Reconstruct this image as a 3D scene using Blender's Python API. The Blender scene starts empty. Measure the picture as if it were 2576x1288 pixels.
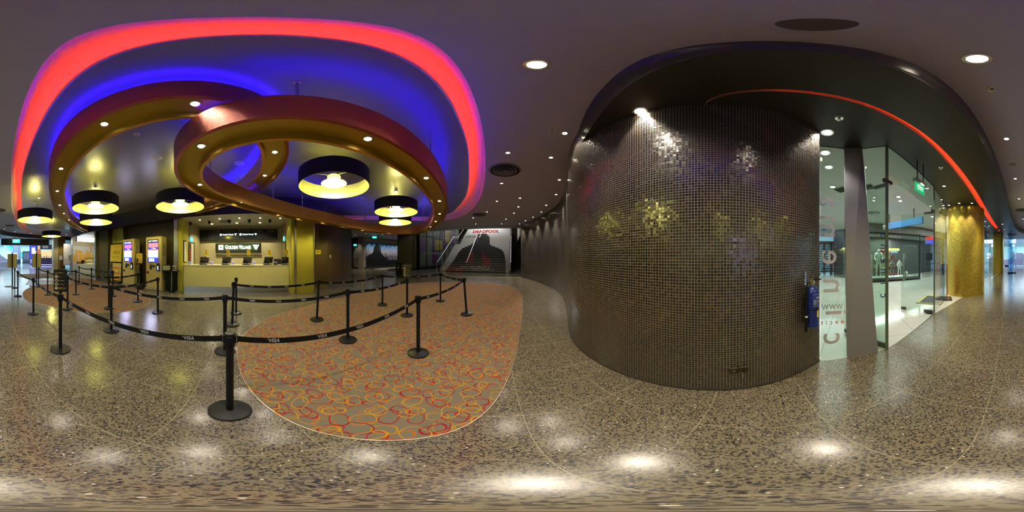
import bpy, bmesh, math, random
from mathutils import Vector, Matrix
from mathutils.geometry import tessellate_polygon
random.seed(7)
PI = math.pi
scene = bpy.context.scene
COL = scene.collection
EYE = 1.55                      # height of the camera above the floor

# ------------------------------------------------------------------ measuring
def az(x): return (x / 2576 - .5) * 2 * PI
def el(y): return (.5 - y / 1288) * PI
def at(x, y, z=0.0):
    """point of the photograph that lies on the level z"""
    d = (z - EYE) / math.tan(el(y)); a = az(x)
    return Vector((d * math.sin(a), d * math.cos(a), z))
def onx(x, y, X):
    """point of the photograph that lies on the upright plane X"""
    a = az(x); d = X / math.sin(a)
    return Vector((X, d * math.cos(a), EYE + d * math.tan(el(y))))
def ony(x, y, Y):
    a = az(x); d = Y / math.cos(a)
    return Vector((d * math.sin(a), Y, EYE + d * math.tan(el(y))))

# ------------------------------------------------------------------ mesh builder
class MB:
    def __init__(s): s.v = []; s.f = []; s.uv = {}
    def add(s, vs, fs, M=None):
        b = len(s.v)
        for p in vs:
            p = Vector(p)
            s.v.append(M @ p if M is not None else p)
        for f in fs: s.f.append([b + i for i in f])
        return b
    def box(s, c, d, rz=0.0, M=None, bev=0.0):
        x, y, z = d[0] / 2, d[1] / 2, d[2] / 2
        R = Matrix.Translation(Vector(c)) @ Matrix.Rotation(rz, 4, 'Z')
        if M is not None: R = M @ R
        if bev <= 0:
            vs = [(-x,-y,-z),(x,-y,-z),(x,y,-z),(-x,y,-z),(-x,-y,z),(x,-y,z),(x,y,z),(-x,y,z)]
            s.add(vs, [(3,2,1,0),(4,5,6,7),(0,1,5,4),(1,2,6,5),(2,3,7,6),(3,0,4,7)], R)
        else:
            b = min(bev, x * .9, y * .9, z * .9)
            rings = []
            for zz, ins in ((-z, b), (-z + b, 0), (z - b, 0), (z, b)):
                X, Y = x - ins, y - ins; q = b * .9
                if ins: q = b * .5
                rings.append([(-X+q,-Y,zz),(X-q,-Y,zz),(X,-Y+q,zz),(X,Y-q,zz),(X-q,Y,zz),(-X+q,Y,zz),(-X,Y-q,zz),(-X,-Y+q,zz)])
            vs = [p for r in rings for p in r]; fs = [tuple(range(7, -1, -1)), tuple(24 + i for i in range(8))]
            for k in range(3):
                for i in range(8):
                    j = (i + 1) % 8; fs.append((k*8+i, k*8+j, k*8+8+j, k*8+8+i))
            s.add(vs, fs, R)
        return s
    def lathe(s, prof, c=(0,0,0), n=24, M=None, close=True):
        """profile of (radius, z), bottom to top"""
        R = Matrix.Translation(Vector(c))
        if M is not None: R = M @ R
        vs = []; fs = []
        for r, z in prof:
            for i in range(n):
                a = 2 * PI * i / n; vs.append((r * math.cos(a), r * math.sin(a), z))
        for k in range(len(prof) - 1):
            for i in range(n):
                j = (i + 1) % n; fs.append((k*n+i, k*n+j, (k+1)*n+j, (k+1)*n+i))
        if close:
            if prof[0][0] > 1e-6: fs.append(tuple(range(n - 1, -1, -1)))
            if prof[-1][0] > 1e-6: fs.append(tuple((len(prof)-1)*n + i for i in range(n)))
        s.add(vs, fs, R); return s
    def cyl(s, a, b, r, n=12, r2=None):
        a = Vector(a); b = Vector(b); d = b - a
        q = d.to_track_quat('Z', 'Y').to_matrix().to_4x4()
        s.lathe([(r, 0), (r if r2 is None else r2, d.length)], n=n, M=Matrix.Translation(a) @ q); return s
    def tube(s, pts, r, n=8):
        pts = [Vector(p) for p in pts]; vs = []; fs = []
        up = Vector((0, 0, 1)); prev = None
        for i, p in enumerate(pts):
            t = (pts[min(i+1, len(pts)-1)] - pts[max(i-1, 0)]).normalized()
            if prev is None:
                u = t.cross(up)
                if u.length < 1e-4: u = t.cross(Vector((1, 0, 0)))
            else: u = prev - t * prev.dot(t)
            u.normalize(); w = t.cross(u); prev = u
            for k in range(n):
                a = 2 * PI * k / n; vs.append(p + (u * math.cos(a) + w * math.sin(a)) * r)
        m = len(pts)
        for i in range(m - 1):
            for k in range(n):
                l = (k + 1) % n; fs.append((i*n+k, i*n+l, (i+1)*n+l, (i+1)*n+k))
        fs.append(tuple(range(n-1, -1, -1))); fs.append(tuple((m-1)*n+k for k in range(n)))
        s.add(vs, fs); return s
    def quad(s, a, b, c, d): s.add([a, b, c, d], [(0, 1, 2, 3)]); return s
    def strip(s, A, B, closed=False):
        """ruled surface between two point rows"""
        n = len(A); b = s.add(list(A) + list(B), [])
        for i in range(n if closed else n - 1):
            j = (i + 1) % n; s.f.append([b+i, b+j, b+n+j, b+n+i])
        return s
    def poly(s, loops, z, flip=False):
        """flat polygon with holes on level z"""
        L = [[Vector((p[0], p[1], 0)) for p in l] for l in loops]
        tris = tessellate_polygon(L); flat = [p for l in L for p in l]
        b = s.add([(p.x, p.y, z) for p in flat], [])
        for t in tris:
            q = [flat[i] for i in t]
            ccw = (q[1]-q[0]).cross(q[2]-q[0]).z > 0
            t = list(t)
            if ccw == flip: t.reverse()
            s.f.append([b + i for i in t])
        return s
    def prism(s, loop, z0, z1):
        n = len(loop)
        s.poly([loop], z0, True); s.poly([loop], z1)
        s.strip([(p[0], p[1], z0) for p in loop], [(p[0], p[1], z1) for p in loop], True); return s
    def disc(s, c, r, n=16, M=None):
        s.add([(r*math.cos(2*PI*i/n), r*math.sin(2*PI*i/n), 0) for i in range(n)], [tuple(range(n))], (M or Matrix()) @ Matrix.Translation(Vector(c))); return s
    def build(s, name, m, parent=None, smooth=38, loc=None, fix=False):
        me = bpy.data.meshes.new(name); me.from_pydata([tuple(p) for p in s.v], [], s.f)
        if m is not None: me.materials.append(m)
        if fix:
            bm = bmesh.new(); bm.from_mesh(me); bmesh.ops.recalc_face_normals(bm, faces=bm.faces); bm.to_mesh(me); bm.free()
        if smooth:
            me.polygons.foreach_set('use_smooth', [True] * len(me.polygons))
            me.set_sharp_from_angle(angle=math.radians(smooth))
        me.update()
        o = bpy.data.objects.new(name, me); COL.objects.link(o)
        if parent is not None: o.parent = parent
        if loc is not None: o.location = loc
        return o

def tag(o, label=None, cat=None, group=None, kind=None):
    if label: o['label'] = label
    if cat: o['category'] = cat
    if group: o['group'] = group
    if kind: o['kind'] = kind
    return o
def thing(name, label, cat, loc=(0,0,0), rz=0.0, group=None, tilt=None):
    o = bpy.data.objects.new(name, None); COL.objects.link(o); o.empty_display_size = .1
    o.location = loc; o.rotation_euler = (tilt[0] if tilt else 0, tilt[1] if tilt else 0, rz)
    return tag(o, label, cat, group)
KIDS = {}
def dup(root, loc, rz=0.0, label=None, tilt=None, group=None):
    r = root.copy(); COL.objects.link(r); r.location = loc
    r.rotation_euler = (tilt[0] if tilt else 0, tilt[1] if tilt else 0, rz)
    if label: r['label'] = label
    if group: r['group'] = group
    def rec(src, dst):
        for c in src.children:
            k = c.copy(); COL.objects.link(k); k.parent = dst; rec(c, k)
    rec(root, r); return r
def struct(name, mb, m, smooth=38, fix=False):
    return tag(mb.build(name, m, smooth=smooth, fix=fix), kind='structure')
def spot(loc, W, col=(1,.88,.71), size=95, blend=.6, aim=None, r=.04):
    l = bpy.data.lights.new('spot_light', 'SPOT'); l.energy = W; l.color = col; l.spot_size = math.radians(size); l.spot_blend = blend; l.shadow_soft_size = r
    o = bpy.data.objects.new('spot_light', l); COL.objects.link(o); o.location = loc
    if aim is not None: o.rotation_euler = (Vector(aim) - Vector(loc)).to_track_quat('-Z', 'Y').to_euler()
    return o
def point(loc, W, col=(1,.88,.71), r=.06):
    l = bpy.data.lights.new('point_light', 'POINT'); l.energy = W; l.color = col; l.shadow_soft_size = r
    o = bpy.data.objects.new('point_light', l); COL.objects.link(o); o.location = loc; return o
def area(loc, W, sx, sy, col=(1,1,1), aim=(0,0,-1)):
    l = bpy.data.lights.new('area_light', 'AREA'); l.energy = W; l.color = col; l.shape = 'RECTANGLE'; l.size = sx; l.size_y = sy
    o = bpy.data.objects.new('area_light', l); COL.objects.link(o); o.location = loc
    o.rotation_euler = Vector(aim).to_track_quat('-Z', 'Y').to_euler(); return o

def catmull(pts, step=.12, closed=False):
    P = [Vector((p[0], p[1], 0)) for p in pts]; out = []; n = len(P)
    rng = range(n if closed else n - 1)
    for i in rng:
        p0 = P[(i-1) % n] if closed else P[max(i-1, 0)]; p1 = P[i]; p2 = P[(i+1) % n]; p3 = P[(i+2) % n] if closed else P[min(i+2, n-1)]
        d01 = max((p1-p0).length, 1e-4)**.5; d12 = max((p2-p1).length, 1e-4)**.5; d23 = max((p3-p2).length, 1e-4)**.5
        m1 = (p2-p1) ; m2 = (p2-p1)
        if (p1-p0).length > 1e-4: m1 = d12 * ((p1-p0)/d01 - (p2-p0)/(d01+d12) + (p2-p1)/d12)
        if (p3-p2).length > 1e-4: m2 = d12 * ((p2-p1)/d12 - (p3-p1)/(d12+d23) + (p3-p2)/d23)
        k = max(2, int((p2-p1).length / step))
        for j in range(k):
            t = j / k; t2 = t*t; t3 = t2*t
            out.append(p1*(2*t3-3*t2+1) + m1*(t3-2*t2+t) + p2*(-2*t3+3*t2) + m2*(t3-t2))
    if not closed: out.append(P[-1])
    return out
def smooth_row(P, closed, it=2):
    for _ in range(it):
        Q = []
        n = len(P)
        for i in range(n):
            if not closed and i in (0, n-1): Q.append(P[i]); continue
            Q.append(P[i-1]*.25 + P[i]*.5 + P[(i+1) % n]*.25)
        P = Q
    return P
def resample(P, n, closed=False):
    P = list(P) + ([P[0]] if closed else [])
    L = [0]
    for i in range(1, len(P)): L.append(L[-1] + (P[i]-P[i-1]).length)
    out = []; k = 0
    for i in range(n):
        t = L[-1] * i / (n if closed else n - 1)
        while k < len(P) - 2 and L[k+1] < t: k += 1
        u = (t - L[k]) / max(L[k+1]-L[k], 1e-9); out.append(P[k].lerp(P[k+1], min(max(u, 0), 1)))
    return out
def normals2(P, closed):
    out = []; n = len(P)
    for i in range(n):
        a = P[(i-1) % n] if closed or i else P[0]; b = P[(i+1) % n] if closed or i < n-1 else P[-1]
        t = (b - a); t.z = 0; t.normalize(); out.append(Vector((-t.y, t.x, 0)))
    return out
def lift(P, z): return [Vector((p[0], p[1], z)) for p in P]

# ------------------------------------------------------------------ materials
MATS = {}
class NT:
    def __init__(s, name):
        s.m = bpy.data.materials.new(name); s.m.use_nodes = True; s.t = s.m.node_tree; s.n = s.t.nodes; s.l = s.t.links
        s.b = s.n['Principled BSDF']
    def node(s, typ, **k):
        o = s.n.new(typ)
        for a, v in k.items():
            if a.startswith('i_'): o.inputs[a[2:].replace('_', ' ')].default_value = v
            else: setattr(o, a, v)
        return o
    def link(s, a, b): s.l.new(a, b)
    def math(s, op, a, b=None, c=None):
        o = s.n.new('ShaderNodeMath'); o.operation = op
        for i, v in enumerate((a, b, c)):
            if v is None: continue
            if isinstance(v, (int, float)): o.inputs[i].default_value = v
            else: s.l.new(v, o.inputs[i])
        return o.outputs[0]
    def mix(s, f, a, b):
        o = s.n.new('ShaderNodeMix'); o.data_type = 'RGBA'
        for i, v in ((0, f), (6, a), (7, b)):
            if isinstance(v, (int, float)): o.inputs[i].default_value = v
            elif isinstance(v, (tuple, list)): o.inputs[i].default_value = (*v[:3], 1)
            else: s.l.new(v, o.inputs[i])
        return o.outputs[2]
    def set(s, k, v):
        if isinstance(v, (int, float)): s.b.inputs[k].default_value = v
        elif isinstance(v, (tuple, list)): s.b.inputs[k].default_value = (*v[:3], 1)
        else: s.l.new(v, s.b.inputs[k])
def mat(name, col, rough=.5, metal=0.0, emit=None, es=1.0, noise=.06, nscale=6.0, bump=0.0, bscale=200.0, spec=None, coat=0.0):
    if name in MATS: return MATS[name]
    t = NT(name)
    if noise > 0:
        tc = t.node('ShaderNodeTexCoord'); nz = t.node('ShaderNodeTexNoise', i_Scale=nscale, i_Detail=3.0)
        t.link(tc.outputs['Object'], nz.inputs['Vector'])
        c = t.mix(nz.outputs[0], [x*(1-noise) for x in col], [min(1, x*(1+noise)) for x in col]); t.set('Base Color', c)
    else: t.set('Base Color', col)
    t.set('Roughness', rough); t.set('Metallic', metal)
    if spec is not None: t.set('Specular IOR Level', spec)
    if coat: t.set('Coat Weight', coat); t.set('Coat Roughness', .15)
    if emit: t.set('Emission Color', emit); t.set('Emission Strength', es)
    if bump > 0:
        tc2 = t.node('ShaderNodeTexCoord'); n2 = t.node('ShaderNodeTexNoise', i_Scale=bscale, i_Detail=2.0); t.link(tc2.outputs['Object'], n2.inputs['Vector'])
        bp = t.node('ShaderNodeBump', i_Strength=bump, i_Distance=.01); t.link(n2.outputs[0], bp.inputs['Height']); t.link(bp.outputs[0], t.b.inputs['Normal'])
    MATS[name] = t.m; return t.m
def glow(name, col, s, lamp=False):
    m = mat(name, (0,0,0), .5, 0, col, s, noise=0)
    m.cycles.emission_sampling = 'AUTO' if lamp else 'NONE'
    return m

def mk_terrazzo():
    t = NT('terrazzo'); g = t.node('ShaderNodeNewGeometry'); P = g.outputs['Position']
    v = t.node('ShaderNodeTexVoronoi', i_Scale=88.0, i_Randomness=1.0); t.link(P, v.inputs['Vector'])
    v2 = t.node('ShaderNodeTexVoronoi', i_Scale=190.0); t.link(P, v2.inputs['Vector'])
    nz = t.node('ShaderNodeTexNoise', i_Scale=1.3, i_Detail=4.0); t.link(P, nz.inputs['Vector'])
    sp = t.node('ShaderNodeSeparateColor'); t.link(v.outputs['Color'], sp.inputs[0])
    sp2 = t.node('ShaderNodeSeparateColor'); t.link(v2.outputs['Color'], sp2.inputs[0])
    base = t.mix(nz.outputs[0], (.175,.147,.088), (.235,.20,.125))
    base = t.mix(sp2.outputs[0], t.mix(.35, base, (.12,.11,.09)), base)
    dark = t.math('MULTIPLY', t.math('GREATER_THAN', sp.outputs[0], .47), t.math('LESS_THAN', v.outputs['Distance'], .60))
    c = t.mix(dark, base, t.mix(sp.outputs[2], (.012,.012,.014), (.085,.075,.065)))
    d2 = t.math('MULTIPLY', t.math('GREATER_THAN', sp2.outputs[1], .84), t.math('LESS_THAN', v2.outputs['Distance'], .5))
    c = t.mix(d2, c, (.03,.03,.03))
    lt = t.math('MULTIPLY', t.math('GREATER_THAN', sp.outputs[1], .985), t.math('LESS_THAN', v.outputs['Distance'], .4))
    c = t.mix(lt, c, (.75,.73,.68))
    # thin joints of the slabs
    mp = t.node('ShaderNodeMapping'); mp.inputs['Rotation'].default_value = (0, 0, math.radians(-5)); mp.inputs['Location'].default_value = (.2, .05, 0); t.link(P, mp.inputs['Vector'])
    s = t.node('ShaderNodeSeparateXYZ'); t.link(mp.outputs[0], s.inputs[0])
    def joint(o, w):
        f = t.math('FRACT', t.math('DIVIDE', o, w)); return t.math('LESS_THAN', t.math('ABSOLUTE', t.math('SUBTRACT', f, .5)), .0022 / w)
    j = t.math('MAXIMUM', joint(s.outputs[0], .72), joint(s.outputs[1], .72))
    c = t.mix(t.math('MULTIPLY', j, .6), c, (.50,.42,.27))
    t.set('Base Color', c)
    n3 = t.node('ShaderNodeTexNoise', i_Scale=3.0, i_Detail=5.0); t.link(P, n3.inputs['Vector'])
    t.set('Roughness', t.math('MULTIPLY_ADD', n3.outputs[0], .12, .145)); t.set('Specular IOR Level', .55)
    MATS['terrazzo'] = t.m; return t.m
def mk_carpet():
    t = NT('loop_carpet'); g = t.node('ShaderNodeNewGeometry'); P = g.outputs['Position']
    nz = t.node('ShaderNodeTexNoise', i_Scale=420.0, i_Detail=1.0); t.link(P, nz.inputs['Vector'])
    c = t.mix(nz.outputs[0], (.135,.115,.082), (.235,.205,.15))
    wob = t.node('ShaderNodeTexNoise', i_Scale=7.0, i_Detail=1.0); t.link(P, wob.inputs['Vector'])
    wv = t.node('ShaderNodeVectorMath', operation='MULTIPLY_ADD'); t.link(wob.outputs[1], wv.inputs[0]); wv.inputs[1].default_value = (.05,.05,0); t.link(P, wv.inputs[2])
    cols = [(.46,.135,.015), (.34,.022,.02), (.43,.23,.018), (.30,.018,.022), (.48,.26,.02)]
    for k, col in enumerate(cols):
        mp = t.node('ShaderNodeMapping'); mp.inputs['Location'].default_value = (k*.737+.31, k*.413+.17, 0); mp.inputs['Rotation'].default_value = (0, 0, k*.61); mp.inputs['Scale'].default_value = (1, 1, 0)
        t.link(wv.outputs[0], mp.inputs['Vector'])
        sc = 3.9 + .3 * (k % 3)
        v = t.node('ShaderNodeTexVoronoi', voronoi_dimensions='2D', i_Scale=sc, i_Randomness=.55); t.link(mp.outputs[0], v.inputs['Vector'])
        sub = t.node('ShaderNodeVectorMath', operation='SUBTRACT'); t.link(mp.outputs[0], sub.inputs[0]); t.link(v.outputs['Position'], sub.inputs[1])
        sp = t.node('ShaderNodeSeparateColor'); t.link(v.outputs['Color'], sp.inputs[0])
        xy = t.node('ShaderNodeSeparateXYZ'); t.link(sub.outputs[0], xy.inputs[0])
        a = t.math('MULTIPLY', sp.outputs[0], 6.28); ca = t.math('COSINE', a); sa = t.math('SINE', a)
        x = t.math('ADD', t.math('MULTIPLY', xy.outputs[0], ca), t.math('MULTIPLY', xy.outputs[1], sa))
        y = t.math('SUBTRACT', t.math('MULTIPLY', xy.outputs[1], ca), t.math('MULTIPLY', xy.outputs[0], sa))
        ax = t.math('MULTIPLY_ADD', sp.outputs[1], .035, .062); ay = t.math('MULTIPLY_ADD', sp.outputs[2], .030, .040)
        ex = t.math('POWER', t.math('ABSOLUTE', t.math('DIVIDE', x, ax)), 2.7); ey = t.math('POWER', t.math('ABSOLUTE', t.math('DIVIDE', y, ay)), 2.7)
        r = t.math('POWER', t.math('ADD', ex, ey), 1/2.7)
        d = t.math('MULTIPLY', t.math('ABSOLUTE', t.math('SUBTRACT', r, 1.0)), ay)
        c = t.mix(t.math('LESS_THAN', d, .0037), c, col)
    t.set('Base Color', c); t.set('Roughness', .95); t.set('Specular IOR Level', .1)
    bp = t.node('ShaderNodeBump', i_Strength=.35, i_Distance=.006); t.link(nz.outputs[0], bp.inputs['Height']); t.link(bp.outputs[0], t.b.inputs['Normal'])
    MATS['loop_carpet'] = t.m; return t.m
def mk_mosaic(name, tile, cols, grout, rough, tilt, metal=0.0, gw=.09):
    """square mosaic on a surface whose UV is in metres"""
    t = NT(name); uv = t.node('ShaderNodeUVMap'); s = t.node('ShaderNodeSeparateXYZ'); t.link(uv.outputs[0], s.inputs[0])
    u = t.math('DIVIDE', s.outputs[0], tile); w = t.math('DIVIDE', s.outputs[1], tile)
    cell = t.node('ShaderNodeCombineXYZ'); t.link(t.math('FLOOR', u), cell.inputs[0]); t.link(t.math('FLOOR', w), cell.inputs[1])
    wn = t.node('ShaderNodeTexWhiteNoise', noise_dimensions='2D'); t.link(cell.outputs[0], wn.inputs['Vector'])
    sp = t.node('ShaderNodeSeparateColor'); t.link(wn.outputs['Color'], sp.inputs[0])
    g = t.math('MINIMUM', t.math('SUBTRACT', .5, t.math('ABSOLUTE', t.math('SUBTRACT', t.math('FRACT', u), .5))), t.math('SUBTRACT', .5, t.math('ABSOLUTE', t.math('SUBTRACT', t.math('FRACT', w), .5))))
    isg = t.math('LESS_THAN', g, gw)
    rp = t.node('ShaderNodeValToRGB'); rp.color_ramp.interpolation = 'CONSTANT'
    e = rp.color_ramp.elements
    while len(e) < len(cols): e.new(0)
    for i, cc in enumerate(cols): e[i].position = i / len(cols); e[i].color = (*cc, 1)
    t.link(sp.outputs[0], rp.inputs[0])
    t.set('Base Color', t.mix(isg, rp.outputs[0], grout))
    t.set('Roughness', t.math('MULTIPLY_ADD', isg, .6 - rough, t.math('MULTIPLY_ADD', sp.outputs[2], .12, rough)))
    t.set('Metallic', t.math('MULTIPLY', t.math('SUBTRACT', 1.0, isg), metal) if metal else 0.0); t.set('IOR', 1.7); t.set('Specular IOR Level', .5)
    geo = t.node('ShaderNodeNewGeometry')
    sub = t.node('ShaderNodeVectorMath', operation='SUBTRACT'); t.link(wn.outputs['Color'], sub.inputs[0]); sub.inputs[1].default_value = (.5,.5,.5)
    sc = t.node('ShaderNodeVectorMath', operation='SCALE'); t.link(sub.outputs[0], sc.inputs[0]); t.link(t.math('MULTIPLY', t.math('SUBTRACT', 1.0, isg), tilt), sc.inputs['Scale'])
    ad = t.node('ShaderNodeVectorMath', operation='ADD'); t.link(geo.outputs['Normal'], ad.inputs[0]); t.link(sc.outputs[0], ad.inputs[1])
    nn = t.node('ShaderNodeVectorMath', operation='NORMALIZE'); t.link(ad.outputs[0], nn.inputs[0]); t.link(nn.outputs[0], t.b.inputs['Normal'])
    MATS[name] = t.m; return t.m
def mk_glass(name='clear_glass', tint=(.86,.93,.89), refl=1.0):
    m = bpy.data.materials.new(name); m.use_nodes = True; n = m.node_tree.nodes; l = m.node_tree.links; n.clear()
    o = n.new('ShaderNodeOutputMaterial'); mx = n.new('ShaderNodeMixShader'); tr = n.new('ShaderNodeBsdfTransparent'); gl = n.new('ShaderNodeBsdfGlossy'); lw = n.new('ShaderNodeLayerWeight'); pw = n.new('ShaderNodeMath'); fr = n.new('ShaderNodeMath')
    tr.inputs[0].default_value = (*tint, 1); gl.inputs[1].default_value = .01; gl.inputs[0].default_value = (refl,)*3 + (1,); lw.inputs[0].default_value = .5; pw.operation = 'POWER'; pw.inputs[1].default_value = 5; fr.operation = 'MULTIPLY_ADD'; fr.inputs[1].default_value = .95; fr.inputs[2].default_value = .035; l.new(lw.outputs['Facing'], pw.inputs[0]); l.new(pw.outputs[0], fr.inputs[0])
    l.new(fr.outputs[0], mx.inputs[0]); l.new(tr.outputs[0], mx.inputs[1]); l.new(gl.outputs[0], mx.inputs[2]); l.new(mx.outputs[0], o.inputs[0])
    MATS[name] = m; return m
def ribbon_uv(name, P, z0, z1, m, kind='structure', closed=False, flip=False, cut=None):
    """upright wall along a plan line, UV in metres"""
    me = bpy.data.meshes.new(name); n = len(P); vs = []; fs = []; L = [0.0]
    for i in range(1, n): L.append(L[-1] + (P[i]-P[i-1]).length)
    for p in P: vs.append((p.x, p.y, z0)); vs.append((p.x, p.y, z1))
    for i in range(n - 1): fs.append((2*i, 2*i+1, 2*i+3, 2*i+2) if flip else (2*i, 2*i+2, 2*i+3, 2*i+1))
    if closed:
        L.append(L[-1] + (P[0]-P[-1]).length); fs.append((2*n-2, 2*n-1, 1, 0) if flip else (2*n-2, 0, 1, 2*n-1))
    me.from_pydata(vs, [], fs); uv = me.uv_layers.new(name='UVMap'); me.materials.append(m)
    for pi, p in enumerate(me.polygons):
        for li in p.loop_indices:
            vi = me.loops[li].vertex_index; k = vi // 2
            u = L[k]
            if closed and pi == n - 1 and k == 0: u = L[n]
            uv.data[li].uv = (u, vs[vi][2])
    me.polygons.foreach_set('use_smooth', [True]*len(me.polygons)); me.update()
    o = bpy.data.objects.new(name, me); COL.objects.link(o)
    return tag(o, kind=kind) if kind else o

def text(s, size, m, M, parent=None, name='lettering', sx=1.0, shear=0.0, bold=0.0, align='CENTER', ext=.001, sp=1.0, small=False):
    c = bpy.data.curves.new('t', 'FONT'); c.body = s; c.size = size; c.align_x = align; c.align_y = 'CENTER'; c.shear = shear; c.offset = bold * size; c.extrude = ext; c.space_character = sp; c.resolution_u = 3
    if small:
        c.small_caps_scale = .78
        for i, ch in enumerate(s):
            if ch.islower(): c.body_format[i].use_small_caps = True
    o = bpy.data.objects.new('t', c); COL.objects.link(o)
    dg = bpy.context.evaluated_depsgraph_get(); me = bpy.data.meshes.new_from_object(o.evaluated_get(dg))
    bpy.data.objects.remove(o); bpy.data.curves.remove(c)
    me.transform(M @ Matrix.Diagonal((sx, 1, 1, 1))); me.materials.clear(); me.materials.append(m); me.name = name
    q = bpy.data.objects.new(name, me); COL.objects.link(q)
    if parent is not None: q.parent = parent
    return q
def frame_at(p, normal, up=(0,0,1)):
    """local x to the right, y up, z out of the surface"""
    z = Vector(normal).normalized(); x = Vector(up).cross(z).normalized(); y = z.cross(x)
    M = Matrix((x, y, z)).transposed().to_4x4(); M.translation = Vector(p); return M
def mb_text(s, body, size, M, sx=1.0, shear=0.0, bold=0.0, align='CENTER', ext=.0008, sp=1.0, small=False, res=3):
    c = bpy.data.curves.new('t', 'FONT'); c.body = body; c.size = size; c.align_x = align; c.align_y = 'CENTER'; c.shear = shear; c.offset = bold * size; c.extrude = ext; c.space_character = sp; c.resolution_u = res
    if small:
        c.small_caps_scale = .8
        for i, ch in enumerate(body):
            if ch.islower(): c.body_format[i].use_small_caps = True
    o = bpy.data.objects.new('t', c); COL.objects.link(o)
    dg = bpy.context.evaluated_depsgraph_get(); me = bpy.data.meshes.new_from_object(o.evaluated_get(dg))
    bpy.data.objects.remove(o); bpy.data.curves.remove(c)
    T = M @ Matrix.Diagonal((sx, 1, 1, 1))
    s.add([v.co for v in me.vertices], [tuple(p.vertices) for p in me.polygons], T); bpy.data.meshes.remove(me); return s
MB.text = mb_text

# ------------------------------------------------------------------ palette
TERR = mk_terrazzo(); CARP = mk_carpet()
MOS_D = mk_mosaic('dark_mosaic', .0285, [(.006,.005,.005), (.016,.011,.008), (.026,.017,.011), (.006,.007,.013), (.042,.028,.016), (.012,.011,.013)], (.15,.13,.10), .15, .09)
MOS_G = mk_mosaic('gold_mosaic', .022, [(.60,.44,.04), (.68,.51,.05), (.52,.37,.035), (.75,.57,.08), (.44,.32,.03)], (.36,.27,.05), .28, .17, metal=.75, gw=.06)
GLASS = mk_glass()
M_CEIL = mat('ceiling_paint', (.56,.52,.64), .6, noise=.04)
M_DISC = mat('silver_ceiling', (.24,.225,.25), .33, .55, noise=.10, nscale=1.5)
M_SOF = mat('dark_soffit', (.036,.031,.024), .42, noise=.1, nscale=2)
M_FASC = mat('dark_gloss_fascia', (.085,.075,.075), .28, .2, noise=.05)
M_COVE = mat('cove_white', (.85,.83,.84), .6, noise=.02)
M_BLACK = mat('black_metal', (.010,.010,.011), .34, noise=.1, spec=.35)
M_BLACKP = mat('black_plastic', (.008,.008,.009), .5, noise=.1, spec=.2)
M_STEEL = mat('brushed_steel', (.52,.50,.48), .27, 1.0, noise=.08, nscale=30)
M_CHROME = mat('chrome', (.72,.71,.70), .12, 1.0, noise=0)
M_BRONZE = mat('bronze_glitter', (.40,.105,.07), .30, .97, noise=.35, nscale=260, bump=.5, bscale=260)
M_BRONZE2 = mat('copper_band', (.75,.36,.07), .36, .4, noise=.2, nscale=200, bump=.25, bscale=220)
M_GOLDCH = mat('gold_channel', (.55,.37,.05), .36, .55, noise=.08)
M_WARM = glow('warm_bulb', (1,.86,.62), 26); M_WHITE = glow('white_bulb', (1,.97,.9), 26)
M_RED = glow('red_led', (1,.022,.022), 20, True); M_BLUE = glow('blue_led', (.030,.003,1), 22, True); M_BLUE2 = glow('blue_led_dim', (.030,.003,1), 14, True)
M_BRDARK = mat('brown_wall', (.085,.060,.028), .5, noise=.1)
M_BEIGE = mat('alcove_paint', (.34,.28,.15), .6, noise=.05)
M_BULK = mat('bulkhead_paint', (.035,.030,.036), .5, noise=.1)
M_GOLDW = mat('gold_panel', (.54,.47,.045), .4, .35, noise=.18, nscale=160, bump=.3, bscale=220)
M_WOOD = mat('brown_veneer', (.12,.068,.022), .45, noise=.1)

# ------------------------------------------------------------------ plan lines
R_OUT = [(-8.6,-16.0),(-7.43,-16.44),(-5.9,-16.75),(-4.44,-16.78),(-3.32,-16.40),(-2.46,-15.41),(-1.80,-13.83),(-1.20,-11.43),(-.79,-9.21),(-.52,-7.29),(-.34,-4.98),(-.25,-3.5),(-.24,-1.95),(-.25,-.91),(-.23,-.2),(-.24,.08),(-.30,.6),(-.35,1.32),(-.42,2.3),(-.54,3.28),(-.85,4.89),(-1.29,6.29),(-2.08,7.86),(-3.15,9.15),(-4.06,9.52),(-4.98,9.3),(-7.0,7.4),(-8.6,5.4)]
R_IN = [(-8.6,-14.9),(-6.0,-15.6),(-4.6,-15.65),(-3.5,-15.2),(-2.7,-14.2),(-1.9,-12.0),(-1.11,-8.08),(-.83,-6.26),(-.68,-5.06),(-.60,-3.82),(-.58,-2.4),(-.57,-1.2),(-.55,-.3),(-.535,.2),(-.57,.7),(-.64,1.5),(-.73,2.22),(-.83,2.91),(-1.02,3.71),(-1.39,5.01),(-1.78,6.0),(-2.5,7.2),(-3.3,8.2),(-4.2,8.55),(-5.1,8.2),(-6.6,6.9),(-7.9,5.0),(-8.6,4.0)]
HC, HI, HS = 3.85, 3.93, 3.5
SUP = [(-8.6,-17.9),(-4.61,-17.4),(-1.91,-16.4),(-.2,-14.6),(.52,-11.8),(.64,-8.6),(.58,-5.4),(.57,-3.2),(.59,-1.73),(.60,-.6),(.59,.3),(.63,.66),(.71,1.07),(.80,1.59),(.92,2.09),(1.15,3.01),(1.42,3.75),(1.80,5.14)]
SLO = [(-8.6,-18.0),(-4.55,-17.5),(-1.8,-16.5),(-.12,-14.7),(.56,-11.8),(.66,-8.6),(.60,-5.4),(.585,-3.2),(.60,-1.74),(.625,-.6),(.615,.05),(.65,.30),(.70,.60),(.77,1.0),(.86,1.45),(.95,2.0),(1.02,2.4),(1.10,2.80)]
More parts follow.
